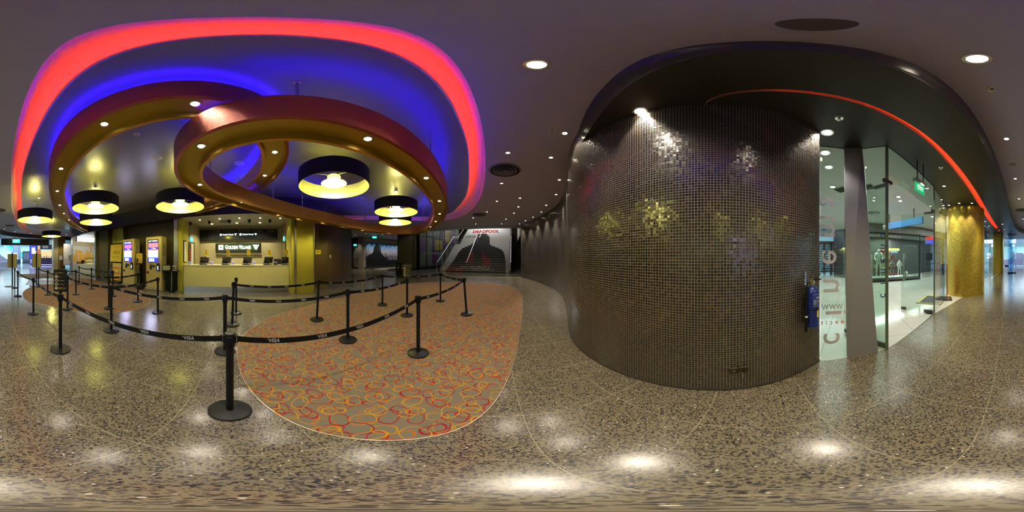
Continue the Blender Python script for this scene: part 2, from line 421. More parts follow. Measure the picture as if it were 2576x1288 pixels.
MOS = [(.70,12.4),(.67,11.9),(1.11,10.83),(1.46,9.58),(1.80,8.06),(1.93,6.85),(1.83,5.69),(1.61,4.7),(1.30,3.65),(1.06,2.9),(.97,2.36),(.985,1.95),(1.05,1.57),(1.14,1.2),(1.25,.8),(1.36,.45),(1.49,.12),(1.65,-.19),(1.81,-.44),(1.96,-.64)]
mosP = smooth_row(catmull(MOS, .06), False, 6)
def wall_at(x):
    """point and outward normal of the mosaic wall seen at image column x"""
    a = az(x); d = Vector((math.sin(a), math.cos(a), 0)); best = None
    for i in range(len(mosP) - 1):
        p, q = mosP[i], mosP[i+1]; e = q - p; den = d.x*e.y - d.y*e.x
        if abs(den) < 1e-9: continue
        t = (p.x*e.y - p.y*e.x) / den; u = (p.x*d.y - p.y*d.x) / den
        if t > 0 and -.001 <= u <= 1.001 and (best is None or t < best[0]):
            nn = Vector((-e.y, e.x, 0)).normalized()
            if nn.dot(d) > 0: nn = -nn
            best = (t, d * t, nn)
    return best

# ------------------------------------------------------------------ floors
f = MB(); f.quad((-22,-19.2,0),(2.2,-19.2,0),(2.2,11.75,0),(-22,11.75,0)); f.quad((2.2,-19.2,0),(2.6,-19.2,0),(2.6,-14,0),(2.2,-14,0)); struct('floor', f, TERR, smooth=0)
M_LOBBY = mat('polished_lobby_floor', (.10,.092,.065), .14, noise=.25, nscale=2.2)
M_TILE = None
def mk_tile():
    t = NT('pale_tile'); g = t.node('ShaderNodeNewGeometry'); s = t.node('ShaderNodeSeparateXYZ')
    mp = t.node('ShaderNodeMapping'); mp.inputs['Rotation'].default_value = (0,0,.5); t.link(g.outputs[0], mp.inputs[0]); t.link(mp.outputs[0], s.inputs[0])
    def j(o):
        fr = t.math('FRACT', t.math('DIVIDE', o, .8)); return t.math('LESS_THAN', t.math('ABSOLUTE', t.math('SUBTRACT', fr, .5)), .006)
    t.set('Base Color', t.mix(t.math('MAXIMUM', j(s.outputs[0]), j(s.outputs[1])), (.50,.49,.44), (.22,.22,.2))); t.set('Roughness', .1); return t.m
M_TILE = mk_tile()
f = MB(); f.quad((2.2,-14,.001),(16,-14,.001),(16,2,.001),(2.2,2,.001)); f.poly([[(1.96,-.66),(1.80,-1.62),(2.22,-3.6),(2.2,-3.6),(2.2,-.66)]], .002); struct('floor_shop_corridor', f, M_TILE, smooth=0)
f = MB(); f.quad((-22,11.75,.0),(8,11.75,.0),(8,40,.0),(-22,40,.0)); struct('floor_stair_lobby', f, M_LOBBY, smooth=0)
f = MB(); f.box((-8,11.75,.004), (18,.05,.012)); struct('trim_1', f, mat('threshold_strip', (.7,.66,.5), .3, .3), smooth=0)
M_MALL = mat('polished_mall_floor', (.34,.38,.46), .10, noise=.12, nscale=.8)
f = MB(); f.quad((-22,-60,0),(18,-60,0),(18,-19.2,0),(-22,-19.2,0)); f.quad((2.6,-19.2,0),(18,-19.2,0),(18,-14,0),(2.6,-14,0)); struct('floor_mall', f, M_MALL, smooth=0)

# carpets (flat on the floor with a metal edging)
C1 = [(-2.14,-.25),(-2.70,-.27),(-3.3,-.07),(-4.05,.50),(-4.86,1.94),(-5.39,3.88),(-5.6,5.6),(-5.45,6.9),(-4.96,7.9),(-4.1,8.65),(-3.15,9.0),(-2.2,9.15),(-1.29,9.03),(-.4,8.55),(.04,7.95),(.30,7.0),(.36,6.15),(.32,4.87),(.16,3.18),(.04,2.15),(-.07,1.52),(-.16,1.12),(-.24,.88),(-.34,.69),(-.47,.56),(-.60,.43),(-.76,.31),(-.97,.18),(-1.22,.05),(-1.59,-.11)]
C2 = [(-.92,-5.35),(-1.43,-4.76),(-1.74,-4.23),(-2.01,-3.85),(-2.44,-3.49),(-2.89,-3.2),(-3.45,-3.0),(-4.02,-3.1),(-4.6,-3.5),(-5.2,-4.1),(-5.6,-5.0),(-5.75,-6.0),(-5.7,-8),(-5.7,-9.8),(-4.2,-9.9),(-2.8,-9.2),(-1.6,-8.0),(-.95,-6.7)]
CARPETS = []
def carpet(pts, label):
    P = smooth_row(catmull(pts, .1, True), True, 4); c = MB(); CARPETS.append(P)
    c.poly([P], .006); c.strip(lift(P, 0), lift(P, .006), True)
    o = c.build('carpet', CARP, smooth=0); tag(o, label, 'carpet')
    N = normals2(P, True); ar = sum((P[i].x*P[(i+1) % len(P)].y - P[(i+1) % len(P)].x*P[i].y) for i in range(len(P)))
    sg = -1 if ar > 0 else 1
    e = MB(); Q = [p + n * sg * .006 for p, n in zip(P, N)]
    e.strip(lift(P, .009), lift(Q, .009), True); e.strip(lift(Q, .009), lift(Q, 0), True)
    e.build('edging_strip', mat('edging_metal', (.75,.66,.5), .3, .8), o, smooth=0)
carpet(C1, 'large rounded grey carpet with red and yellow loops under the right hand barrier queue')
carpet(C2, 'smaller rounded loop carpet under the barrier queue in front of the ticket machines')
M_TAUPE = mat('taupe_carpet', (.17,.13,.095), .95, noise=.15, nscale=60)
f = MB(); P = smooth_row(catmull([(-1.4,-13.4),(-3.0,-13.9),(-5.2,-13.6),(-5.6,-11.8),(-4.9,-10.9),(-3.2,-10.8),(-1.6,-11.6)], .2, True), True, 3); f.poly([P], .006); f.strip(lift(P,0), lift(P,.006), True)
tag(f.build('carpet', M_TAUPE, smooth=0), 'plain brown carpet patch at the far entrance near the snack shop', 'carpet')

# ------------------------------------------------------------------ main ceiling, recess and floating inner disc
ro = smooth_row(catmull(R_OUT, .12), False, 4); ri = smooth_row(catmull(R_IN, .12), False, 4)
su = smooth_row(catmull(SUP, .12), False, 3); sl = smooth_row(catmull(SLO, .12), False, 3)
outer = [p.copy() for p in su] + [Vector((2.2,7,0)), Vector((2.0,9.2,0)), Vector((1.5,10.9,0)), Vector((1.0,12,0)), Vector((1.0,13.4,0)), Vector((-9.9,13.4,0)), Vector((-9.9,22,0)), Vector((-19,22,0)), Vector((-19,9,0)), Vector((-12,5.4,0))] + [p.copy() for p in reversed(ro)]
c = MB(); c.poly([outer], HC, True); struct('ceiling', c, M_CEIL, smooth=0)
N_ = 320
A = resample(ro, N_); B = resample(ri, N_)
c = MB()
rows = []
for k in range(9):
    t = k / 8; th = t * PI / 2
    rows.append([Vector((a.x + (b.x - a.x) * 1.35 * (1 - math.cos(th)), a.y + (b.y - a.y) * 1.35 * (1 - math.cos(th)), HC + .40 * math.sin(th))) for a, b in zip(A, B)])
rows.append([Vector((a.x + (b.x - a.x) * 2.0, a.y + (b.y - a.y) * 2.0, HC + .40)) for a, b in zip(A, B)])
for k in range(len(rows) - 1): c.strip(rows[k], rows[k+1])
struct('ceiling_cove', c, M_COVE, smooth=60)
c = MB(); c.poly([ri], HI, True); struct('ceiling_disc', c, M_DISC, smooth=0)
nB = normals2(B, False)
for i in range(N_):
    if nB[i].dot(A[i] - B[i]) < 0: nB[i] = -nB[i]
lipP = [b + n * .02 for b, n in zip(B, nB)]
c = MB(); c.strip(lift(B, HI), lift(lipP, HI - .012)); c.strip(lift(lipP, HI - .012), lift(lipP, HI + .07)); c.strip(lift(lipP, HI + .07), lift([b - n * .012 for b, n in zip(B, nB)], HI + .07))
c.strip(lift([b - n * .25 for b, n in zip(B, nB)], HI+.015), lift(B, HI+.015))
struct('trim_2', c, mat('lip_paint', (.45,.40,.42), .5), smooth=30)
led = MB(); i0 = [b - n * .03 for b, n in zip(B, nB)]; i1 = [b - n * .08 for b, n in zip(B, nB)]
led.strip(lift(i1[8:-8:3], HI + .066), lift(i0[8:-8:3], HI + .066))
tag(led.build('led_strip', M_RED, smooth=0), 'red light strip hidden behind the lip of the big ceiling recess', 'light strip')

# ------------------------------------------------------------------ soffit over the right side, with the red slot
U = resample(su, 260); L = resample(sl, 260)
c = MB(); n2 = [[u.lerp(l, t) + Vector((0, 0, 0)) for u, l in zip(U, L)] for t in (0, .25, .5, .75, 1)]
zz = (HC, HC - .07, HC - .16, HC - .26, HS)
for k in range(4): c.strip(lift(n2[k], zz[k]), lift(n2[k+1], zz[k+1]))
struct('trim_3', c, M_FASC, smooth=60)
SLOT_F = [(1.42,.66),(1.25,.45),(1.22,.10),(1.22,-.36),(1.22,-.80),(1.25,-1.23),(1.28,-1.85),(1.38,-2.90),(1.51,-4.36),(1.72,-6.3),(1.90,-8.13),(2.03,-10.8),(1.98,-12.65)]
SLOT_N = [(1.41,.69),(1.228,.47),(1.190,.10),(1.187,-.36),(1.182,-.80),(1.20,-1.23),(1.205,-1.85),(1.25,-2.90),(1.34,-4.36),(1.49,-6.3),(1.62,-8.13),(1.76,-10.8),(1.82,-12.45)]
sf = resample(smooth_row(catmull(SLOT_F, .1), False, 3), 150); sn = resample(smooth_row(catmull(SLOT_N, .1), False, 3), 150)
bnd = [p.copy() for p in sl] + [Vector((1.3,2.9,0)), Vector((2.32,2.9,0)), Vector((2.32,-.75,0)), Vector((2.25,-1.15,0)), Vector((2.12,-1.37,0)), Vector((1.80,-1.62,0)), Vector((2.24,-3.62,0)), Vector((2.85,-5.4,0)), Vector((3.4,-6.2,0)), Vector((3.4,-7.1,0)), Vector((2.55,-7.2,0)), Vector((2.4,-13.9,0)), Vector((3.4,-14.2,0)), Vector((3.6,-18.8,0)), Vector((-8.6,-18.8,0))]
c = MB(); c.poly([bnd, [p.copy() for p in sf] + [p.copy() for p in reversed(sn)]], HS, True); struct('ceiling_soffit', c, M_SOF, smooth=0)
c = MB(); over = [f_ + (f_ - n_) * .9 + Vector((.05, 0, 0)) for f_, n_ in zip(sf, sn)]
c.strip(lift(sn, HS), lift(sn, HS + .26)); c.strip(lift(sn, HS + .26), lift(over, HS + .26)); c.strip(lift(over, HS + .26), lift(over, HS + .02)); c.quad(Vector((*sn[-1][:2], HS)), Vector((*sf[-1][:2], HS)), Vector((*sf[-1][:2], HS+.26)), Vector((*sn[-1][:2], HS+.26)))
struct('ceiling_slot', c, M_COVE, smooth=30)
c = MB(); c.strip(lift(sf, HS - .008), lift(sf, HS + .06)); c.strip(lift(sf, HS+.06), lift([p + Vector((.012,0,0)) for p in sf], HS+.06)); c.strip(lift([p + Vector((.012,0,0)) for p in sf], HS+.06), lift([p + Vector((.012,0,0)) for p in sf], HS+.015)); struct('trim_4', c, mat('slot_lip', (.6,.3,.28), .5), smooth=30)
c = MB(); c.strip(lift([p + Vector((.06,0,0)) for p in sf[8::2]], HS + .055), lift([p + Vector((.018,0,0)) for p in sf[8::2]], HS + .055)); tag(c.build('led_strip', glow('orange_red_led', (1,.045,.006), 10, True), smooth=0), 'orange red light strip in the narrow curved slot of the dark soffit', 'light strip')

# ------------------------------------------------------------------ mosaic wall
ribbon_uv('wall_mosaic', mosP, 0, HC + .05, MOS_D, flip=False)
m = MB(); Pm = mosP; nm = normals2(Pm, False)
for i in range(len(nm)):
    if nm[i].dot(-Pm[i]) < 0: nm[i] = -nm[i]
m.strip(lift([p + n * .006 for p, n in zip(Pm, nm)], 0), lift([p + n * .006 for p, n in zip(Pm, nm)], .022)); m.strip(lift([p + n * .006 for p, n in zip(Pm, nm)], .022), lift(Pm, .022))
struct('baseboard_mosaic', m, mat('dark_bead', (.03,.026,.022), .3), smooth=30)
m = MB(); m.quad((1.96,-.64,0),(2.5,-.40,0),(2.5,-.40,HC),(1.96,-.64,HC)); m.quad((2.5,-.4,0),(2.5,9,0),(2.5,9,HC),(2.5,-.4,HC)); m.quad((.70,12.4,0),(2.6,12.6,0),(2.6,12.6,HC),(.7,12.4,HC)); struct('wall_mosaic_return', m, M_BRDARK, smooth=0)

# ------------------------------------------------------------------ left side: bulkhead and walls
XB = -6.2
m = MB()
BL = [(-8.6,2.84),(XB,2.84),(XB,-4.2),(-5.95,-7.1),(-5.85,-9.9),(-6.15,-13.1),(-8.6,-13.1)]
m.strip(lift(BL, 3.2), lift(BL, HI + .05)); m.poly([BL], 3.2, True)
struct('wall_bulkhead', m, M_BULK, smooth=0)
# counter alcove
m = MB(); m.quad((-8.8,-3.12,0),(-8.8,1.42,0),(-8.8,1.42,3.22),(-8.8,-3.12,3.22)); struct('wall_counter_back', m, M_BEIGE, smooth=0)
m = MB(); m.box((-7.6,1.45,1.6), (2.4,.06,3.2)); struct('wall_counter_right', m, mat('alcove_side_right', (.27,.225,.10), .6), smooth=0)
m = MB(); m.box((-7.6,-3.15,1.6), (2.4,.06,3.2)); struct('wall_counter_left', m, mat('alcove_side_left', (.27,.225,.10), .6), smooth=0)
m = MB(); m.quad((-8.8,-3.12,3.198),(-6.2,-3.12,3.198),(-6.2,1.42,3.198),(-8.8,1.42,3.198)); struct('ceiling_counter', m, mat('alcove_ceiling', (.36,.34,.24), .45, noise=.1), smooth=0)
def pil(name, x0, x1, y0, y1, m_, z1=3.2):
    b = MB(); b.box(((x0+x1)/2, (y0+y1)/2, z1/2), (abs(x1-x0), abs(y1-y0), z1)); return struct(name, b, m_, smooth=0)
pil('pillar_counter_left', -7.0, -6.36, -3.30, -3.10, M_GOLDW)
pil('pillar_counter_right', -7.45, -6.36, 1.40, 1.52, M_GOLDW)
# steel corner strips
def strip_at(y, x=-6.34, w=.10, n='trim_5', d=.03): b = MB(); b.box((x, y, 1.6), (d, w, 3.2), bev=.006); struct(n, b, M_STEEL, smooth=0)
strip_at(-3.40, -6.34, .20, 'trim_5'); strip_at(1.57, -6.34, .08, 'trim_6')
pil('wall_gold_right', -6.9, -6.40, 1.60, 2.36, M_GOLDW); strip_at(2.385, -6.39, .04, 'trim_7')
# brown recess with the staff door
m = MB(); Q = smooth_row(catmull([(-6.9,2.4),(-7.55,2.42),(-7.80,2.7),(-7.82,3.25),(-7.72,3.62),(-8.2,4.3),(-9.3,5.35),(-10.6,6.6),(-11.9,7.75),(-12.5,8.3)], .1), False, 2)
m.strip(lift(Q, 0), lift(Q, HC)); struct('wall_brown', m, M_WOOD, smooth=40)
m = MB(); m.strip(lift([q + Vector((.012,-.002,0)) for q in Q[18:]], 0), lift([q + Vector((.012,-.002,0)) for q in Q[18:]], .13)); struct('baseboard_brown', m, mat('base_plastic', (.09,.085,.075), .35), smooth=40)
# wall behind the ticket machines
m = MB(); m.box((-6.95,-5.2,1.6), (.2,3.5,3.2)); struct('wall_machines', m, mat('machine_wall', (.15,.115,.055), .42, .15, noise=.08), smooth=0)
pil('wall_gold_left', -6.95, -6.55, -7.9, -7.0, M_GOLDW); strip_at(-6.98, -6.56, .05, 'trim_8'); strip_at(-7.92, -6.56, .05, 'trim_9')
m = MB(); m.box((-6.45,-8.55,1.6), (.5,1.2,3.2)); struct('wall_dark_gold', m, mat('dark_gold_panel', (.10,.072,.012), .45, .3, noise=.25, nscale=120), smooth=0)
# snack shop shell
m = MB(); m.quad((-8.6,-13.2,0),(-8.6,-9.1,0),(-8.6,-9.1,3.2),(-8.6,-13.2,3.2)); struct('wall_snack_back', m, mat('cream_paint', (.62,.56,.40), .6), smooth=0)
m = MB(); m.box((-7.4,-9.2,1.6), (2.5,.08,3.2)); struct('wall_snack_right', m, mat('cream_paint2', (.6,.56,.45), .6), smooth=0)
m = MB(); m.box((-7.4,-13.15,1.6), (2.5,.08,3.2)); struct('wall_snack_left', m, mat('cream_paint3', (.6,.58,.52), .6), smooth=0)
strip_at(-9.2, -6.1, .16, 'trim_10', .1); strip_at(-13.1, -6.15, .16, 'trim_11', .1)
m = MB(); m.quad((-8.6,-13.1,3.195),(-6.1,-13.1,3.195),(-6.1,-9.2,3.195),(-8.6,-9.2,3.195)); struct('ceiling_snack', m, mat('snack_ceiling', (.6,.6,.6), .6), smooth=0)
# left end walls, pillar and header of the entrance
pil('wall_entrance_brown', -6.60, -5.75, -15.9, -15.6, mat('ochre_panel', (.30,.19,.03), .5, noise=.1), HS)
pil('pillar_entrance', -5.75, -5.25, -15.95, -15.45, mat('champagne_metal', (.60,.52,.30), .35, .5, noise=.1), HS)
m = MB(); m.box((-2.45,-15.6,2.90), (4.7,.35,.62)); struct('wall_header', m, mat('header_black', (.006,.006,.007), .5), smooth=0)
m = MB(); m.quad((-8.6,-18.8,0),(-8.6,-13.1,0),(-8.6,-13.1,HC),(-8.6,-18.8,HC)); struct('wall_far_left', m, M_BRDARK, smooth=0)
m = MB(); m.quad((-8.6,-13.1,HI),(-8.6,5.6,HI),(-8.6,5.6,HC+.6),(-8.6,-13.1,HC+.6)); struct('wall_recess_back', m, M_BULK, smooth=0)
# ------------------------------------------------------------------ the two hanging rings
B_OUT = [(-2.30,-1.20),(-1.90,-1.06),(-1.61,-.86),(-1.40,-.62),(-1.27,-.38),(-1.18,-.17),(-1.12,.05),(-1.06,.38),(-1.03,.75),(-1.02,1.17),(-1.05,1.76),(-1.14,2.35),(-1.40,3.32),(-1.85,4.41),(-2.55,5.58),(-3.57,6.90),(-4.6,7.75),(-5.5,7.95),(-6.25,7.45),(-6.65,6.5),(-6.75,5.54),(-6.55,4.24),(-5.95,2.45),(-5.55,1.35),(-4.80,.20),(-4.09,-.55),(-3.36,-1.03),(-2.81,-1.20)]
A_OUT = [(-6.15,-2.35),(-5.75,-1.55),(-5.17,-.72),(-4.5,-.12),(-3.96,.16),(-3.26,.42),(-2.59,.50),(-1.97,.40),(-1.50,.15),(-1.2,-.17),(-1.07,-.38),(-.98,-.58),(-.92,-.82),(-.87,-1.1),(-.82,-1.45),(-.80,-1.8),(-.82,-2.25),(-.90,-2.79),(-1.02,-3.31),(-1.21,-3.89),(-1.52,-4.66),(-1.88,-5.42),(-2.43,-6.38),(-3.20,-7.53),(-4.14,-8.64),(-5.40,-9.85),(-5.9,-10.3)]
W_R = .40; H_R = .40
def ring(pts, closed, z, label):
    P = smooth_row(catmull(pts, .08, closed), closed, 8); N = normals2(P, closed)
    cx = sum((p.x for p in P)) / len(P); cy = sum((p.y for p in P)) / len(P)
    ins = []
    for p, n in zip(P, N):
        ins.append(n if n.dot(Vector((cx - p.x, cy - p.y, 0))) > 0 else -n)
    off = lambda d: [p + n * d for p, n in zip(P, ins)]
    root = thing('ceiling_ring', label, 'hanging ceiling ring', (P[0].x, P[0].y, z + H_R))
    O = -Vector(root.location)
    def lf(d, zz): return [Vector((q.x, q.y, zz)) + O for q in off(d)]
    t = .045; zr = z + .10
    b = MB(); b.strip(lf(0, z+H_R), lf(0, z), closed); b.strip(lf(0, z), lf(t, z), closed); b.strip(lf(t, z+H_R), lf(0, z+H_R), closed); b.build('outer_band', M_BRONZE, root, smooth=30)
    b = MB(); b.strip(lf(W_R, z+H_R), lf(W_R, z), closed); b.strip(lf(W_R, z), lf(W_R-t, z), closed); b.strip(lf(W_R-t, z+H_R), lf(W_R, z+H_R), closed); b.build('inner_band', M_BRONZE2, root, smooth=30)
    b = MB(); b.strip(lf(t, z), lf(t, zr), closed); b.strip(lf(t, zr), lf(W_R-t, zr), closed); b.strip(lf(W_R-t, zr), lf(W_R-t, z), closed); b.build('gold_channel', M_GOLDCH, root, smooth=30)
    b = MB(); b.strip(lf(t, z+H_R-.05), lf(W_R-t, z+H_R-.05), closed); b.build('top_cover', M_BLACKP, root, smooth=30)
    b = MB(); b.strip(lf(t+.03, z+H_R-.03)[::4], lf(t+.075, z+H_R-.03)[::4], closed); b.strip(lf(W_R-t-.075, z+H_R-.03)[::4], lf(W_R-t-.03, z+H_R-.03)[::4], closed); b.build('blue_light_strip', M_BLUE if not closed else M_BLUE2, root, smooth=0)
    return root, P, off
HB, HA = 2.84, 3.27
ringA, PA, offA = ring(A_OUT, False, HA, 'upper bronze glitter ring with a gold underside, hung nearer the entrance and snack shop side')
ringB, PB, offB = ring(B_OUT, True, HB, 'lower bronze glitter ring with a gold underside, hung in front of the ticket counter')
def rods(root, spots, z):
    for x, y in spots:
        b = MB(); l = Vector((x, y, 0)) - Vector((root.location.x, root.location.y, 0)); zz = root.location.z
        b.cyl((l.x, l.y, z - .06 - zz), (l.x, l.y, HI - zz), .016, 10); b.lathe([(.0,0),(.035,0),(.035,.012),(.0,.012)], (l.x, l.y, HI - zz - .012), 12)
        b.build('hanger_rod', M_STEEL, root)
def near(P, i, off, d): return off(d)[i % len(P)]
kB = len(PB)
def idx(P, x, y): return min(range(len(P)), key=lambda i: (P[i].x-x)**2 + (P[i].y-y)**2)
mB = offB(W_R/2); mA = offA(W_R/2)
rods(ringB, [tuple(mB[idx(mB, *p)][:2]) for p in ((-1.25,.34),(-1.35,2.55),(-3.3,6.3),(-6.3,5.2),(-5.4,1.6),(-3.1,-.75),(-4.6,.6),(-4.6,7.4))], HB + H_R)
rods(ringA, [tuple(mA[idx(mA, *p)][:2]) for p in ((-1.1,-1.5),(-1.9,-5.0),(-2.3,.25),(-4.6,-.5))], HA + H_R)

# ------------------------------------------------------------------ pendant drum lamps
M_SHADE = mat('black_shade', (.006,.006,.008), .6, noise=.1)
M_LINE = mat('brass_lining', (.70,.68,.30), .34, .7, noise=.05)
M_BULB = glow('lamp_bulb', (1,.97,.45), 90); M_DISH = glow('lamp_dish', (1,.95,.14), 9)
def pendant():
    R, Hh, zc = .74, .36, HI
    root = thing('pendant_lamp', '', 'pendant lamp', (0,0,0))
    zb = 3.07 - zc
    b = MB(); b.lathe([(R, zb), (R, zb+Hh)], n=64, close=False); b.lathe([(R-.012, zb+Hh), (R, zb+Hh)], n=64, close=False); b.lathe([(R-.012,zb),(R,zb)], n=64, close=False); b.build('drum_shade', M_SHADE, root)
    b = MB(); b.lathe([(R-.012, zb+Hh), (R-.012, zb)], n=64, close=False); b.build('brass_lining', M_LINE, root)
    b = MB()
    for k in range(3):
        a = 2*PI*k/3 + .4; b.cyl((0,0,zb+.30), ((R-.014)*math.cos(a), (R-.014)*math.sin(a), zb+.27), .006, 6)
    b.lathe([(.13,zb+.29),(.13,zb+.31),(.0,zb+.31)], n=20, close=False); b.build('spider_frame', M_STEEL, root)
    b = MB(); b.lathe([(.0,zb+.075),(.12,zb+.07),(.24,zb+.078),(.265,zb+.09),(.24,zb+.10),(.0,zb+.115)], n=32, close=False); b.build('diffuser_dish', M_DISH, root)
    b = MB(); b.lathe([(.125,zb+.205),(.14,zb+.225),(.14,zb+.265),(.12,zb+.28),(.0,zb+.28)], n=24, close=False); b.build('upper_reflector', glow('lamp_reflector', (1,.95,.15), 3), root)
    for k in range(3):
        a = 2*PI*k/3; p = (.075*math.cos(a), .075*math.sin(a), zb+.12)
        c = MB(); c.lathe([(.0,0),(.03,.006),(.042,.03),(.042,.055),(.02,.085),(.0,.09)], p, 14); c.build('bulb', M_BULB, root)
    for k in range(3):
        a = 2*PI*k/3 + 1.2; c = MB(); c.cyl((.2*math.cos(a), .2*math.sin(a), zb+.095), (.2*math.cos(a), .2*math.sin(a), zb+.30), .004, 6); c.build('dish_hanger', M_STEEL, root)
    for k in range(3):
        a = 2*PI*k/3 + .4; c = MB(); c.cyl(((R-.02)*math.cos(a)*.35, (R-.02)*math.sin(a)*.35, zb+.287), (.03*math.cos(a), .03*math.sin(a), -.05), .003, 6); c.build('cable', M_STEEL, root)
    c = MB(); c.lathe([(.0,-.07),(.055,-.07),(.06,-.06),(.06,0),(.0,0)], n=20); c.build('ceiling_cap', M_CHROME, root)
    return root
LAMPS = [((-3.01,1.56), 'black drum pendant with brass lining, the largest looking, inside the lower bronze ring'),
 ((-3.62,4.20), 'black drum pendant near the red lit far right corner, in front of another just behind'),
 ((-4.82,5.53), 'black drum pendant half hidden right behind another at the far right of the recess'),
 ((-2.82,-4.25), 'black drum pendant inside the upper ring with a second drum showing just beneath it'),
 ((-4.07,-6.10), 'black drum pendant seen just beneath a larger looking drum, above the snack shop queue'),
 ((-4.41,-2.22), 'black drum pendant hung in front of the ticket machines beside the counter'),
 ((-1.46,-6.69), 'black drum pendant between the red cove and the upper ring on the entrance side'),
 ((-3.9,-11.94), 'small looking black drum pendant farthest away at the snack shop end of the recess')]
proto = pendant()
for i, (p, lab) in enumerate(LAMPS):
    if i == 0:
        proto.location = (*p, HI); proto['label'] = lab; proto['group'] = 'black drum pendants in the ceiling recess'
    else: dup(proto, (*p, HI), i * .7, lab)
    point((*p, 3.07 + .20), 270, (1, .90, .22), .07)

# ------------------------------------------------------------------ downlights
def downlight(r=.055, m=M_WARM):
    root = thing('downlight', '', 'downlight')
    b = MB(); b.lathe([(r*.72,-.012),(r,-.010),(r*1.05,0),(r*.7,0)], n=20, close=False); b.build('trim_ring', M_CHROME, root)
    b = MB(); b.lathe([(.0,-.006),(r*.5,-.007),(r*.72,-.003)], n=16, close=False); b.build('lamp', m, root); return root
DL = downlight(); DLB = None
ORD = ['first','second','third','fourth','fifth','sixth','seventh','eighth','ninth','tenth','eleventh','twelfth','thirteenth','fourteenth','fifteenth','sixteenth','seventeenth','eighteenth','nineteenth','twentieth','twenty first','twenty second','twenty third','twenty fourth','twenty fifth','twenty sixth']
first = [True]
def put_dl(p, label, group, W=0, aim=None, size=95, col=(1,.88,.71), src=None):
    global DL
    s = src or DL
    if first[0] and src is None:
        o = s; o.location = p; o['label'] = label; o['group'] = group; first[0] = False
    else: o = dup(s, p, 0, label, group=group)
    if W: spot(Vector(p) - Vector((0,0,.02)), W, col, size, .5, aim if aim is None else aim)
    return o
# main ceiling (photo column/row of each lamp, watts)
big = downlight(.085, M_WARM)
big.location = at(1350,163,HC); tag(big, 'large bright downlight overhead between the red cove and the dark soffit, stair side', 'downlight', 'large downlights close overhead')
spot(at(1350,163,HC-.03), 120, size=110)
b2 = dup(big, at(2458,148,HC), 0, 'large bright downlight overhead on the gold column side of the ceiling'); spot(at(2458,148,HC-.03), 120, size=110)
b3 = dup(big, at(1611,280,HS), 0, 'bright downlight in the dark soffit washing the near bulge of the mosaic wall'); spot(at(1611,280,HS-.02), 85, size=75)
b4 = dup(big, at(2081,333,HS), 0, 'bright downlight in the dark soffit beside the mosaic wall end and glass front'); spot(at(2081,333,HS-.02), 70, size=90)
MAIN = [(1421,335),(1278,384),(1386,396),(1262,461),(1250,506),(1308,498),(1304,520),(1225,533),(1293,536),(1190,548),(1273,551),(1197,563),(1262,563)]
for i, (x, y) in enumerate(MAIN):
    put_dl(at(x,y,HC), 'small downlight in the grey ceiling before the stairs, %s nearest of them' % ORD[i], 'downlights between the recess and the mosaic wall', 34 if i < 9 else 60)
WALLW = [(1407,452),(1399,489),(1374,516),(1362,533),(1341,546),(1322,555),(1307,563)]
for i, (x, y) in enumerate(WALLW):
    p = at(x, y, HC); q = min(mosP, key=lambda v: (v.xy - p.xy).length)
    put_dl(p, 'small downlight close along the far curve of the mosaic wall, %s nearest' % ORD[i], 'downlights along the mosaic wall', 130, size=58, aim=(q.x, q.y, 1.0))
SOFF = [(2375,468),(2368,502),(2387,516),(2413,511),(2445,511),(2374,523),(2522,564),(2478,557),(2488,569),(2526,577),(2533,594)]
for i, (x, y) in enumerate(SOFF):
    put_dl(at(x,y,HS), 'small downlight in the dark soffit around the gold columns, %s nearest' % ORD[i], 'downlights in the dark soffit', 120 if i in (2,3,4) else 55, size=62)
BACK = [(2532,349),(2554,449),(2563,500),(2569,531),(2573,551),(11,576),(37,583)]
for i, (x, y) in enumerate(BACK):
    put_dl(at(x,y,HC), 'small downlight in the grey ceiling towards the mall, %s nearest' % ORD[i], 'downlights towards the entrance', 36)
put_dl((-5.9,-13.7,HS), 'small added downlight brightening the white hoarding before the champagne entrance pillar', 'downlights above the header', 150, size=70, aim=(-6.15,-15.0,1.3))  # lamp added at this spot to brighten the hoarding and brown wall
for i, (x, y) in enumerate([(82,601),(78,587),(106,603)]):
    put_dl(at(x,y,HS), 'small downlight in the soffit above the black entrance header, %s from its left end' % ORD[i], 'downlights above the header', 70)
# ring lamps
def ring_lamps(P, off, z, pts, what, W):
    mid = off(W_R/2)
    for i, (x, y) in enumerate(pts):
        q = mid[idx(mid, x, y)]
        put_dl((q.x, q.y, z + .098), 'small downlight under the %s ring, %s in clockwise order' % (what, ORD[i]), 'downlights of the %s ring' % what, W if not (what == 'upper' and i == 0) else 7, size=120)
def fl(x, y, z): p = at(x, y, z); return (p.x, p.y)
ring_lamps(PB, offB, HB, [fl(928,344,HB+.1), fl(1071,447,HB+.1), fl(1103,505,HB+.1), fl(1108,537,HB+.1), fl(1100,557,HB+.1), fl(1084,570,HB+.1), (-4.4,7.5), fl(990,587,HB), fl(923,581,HB), fl(874,573,HB), fl(822,563,HB), fl(763,553,HB), (-5.1,.9), fl(601,518,HB), fl(496,463,HB+.1), fl(506,366,HB+.1)], 'lower', 26)
ring_lamps(PA, offA, HA, [fl(495,260,HA+.1), fl(257,308,HA+.1), fl(153,422,HA+.1), fl(143,480,HA+.1), fl(148,515,HA+.1), fl(158,537,HA+.1), fl(171,553,HA+.1), (-4.9,-9.2), (-5.5,-1.6), fl(668,440,HA+.1), fl(698,382,HA+.1)], 'upper', 26)
for i, (x, y) in enumerate([(98,498),(106,525),(172,575)]):
    put_dl(at(x,y,HI), 'small downlight in the silver recess by the red cove, %s nearest' % ORD[i], 'downlights of the recess ceiling', 30)
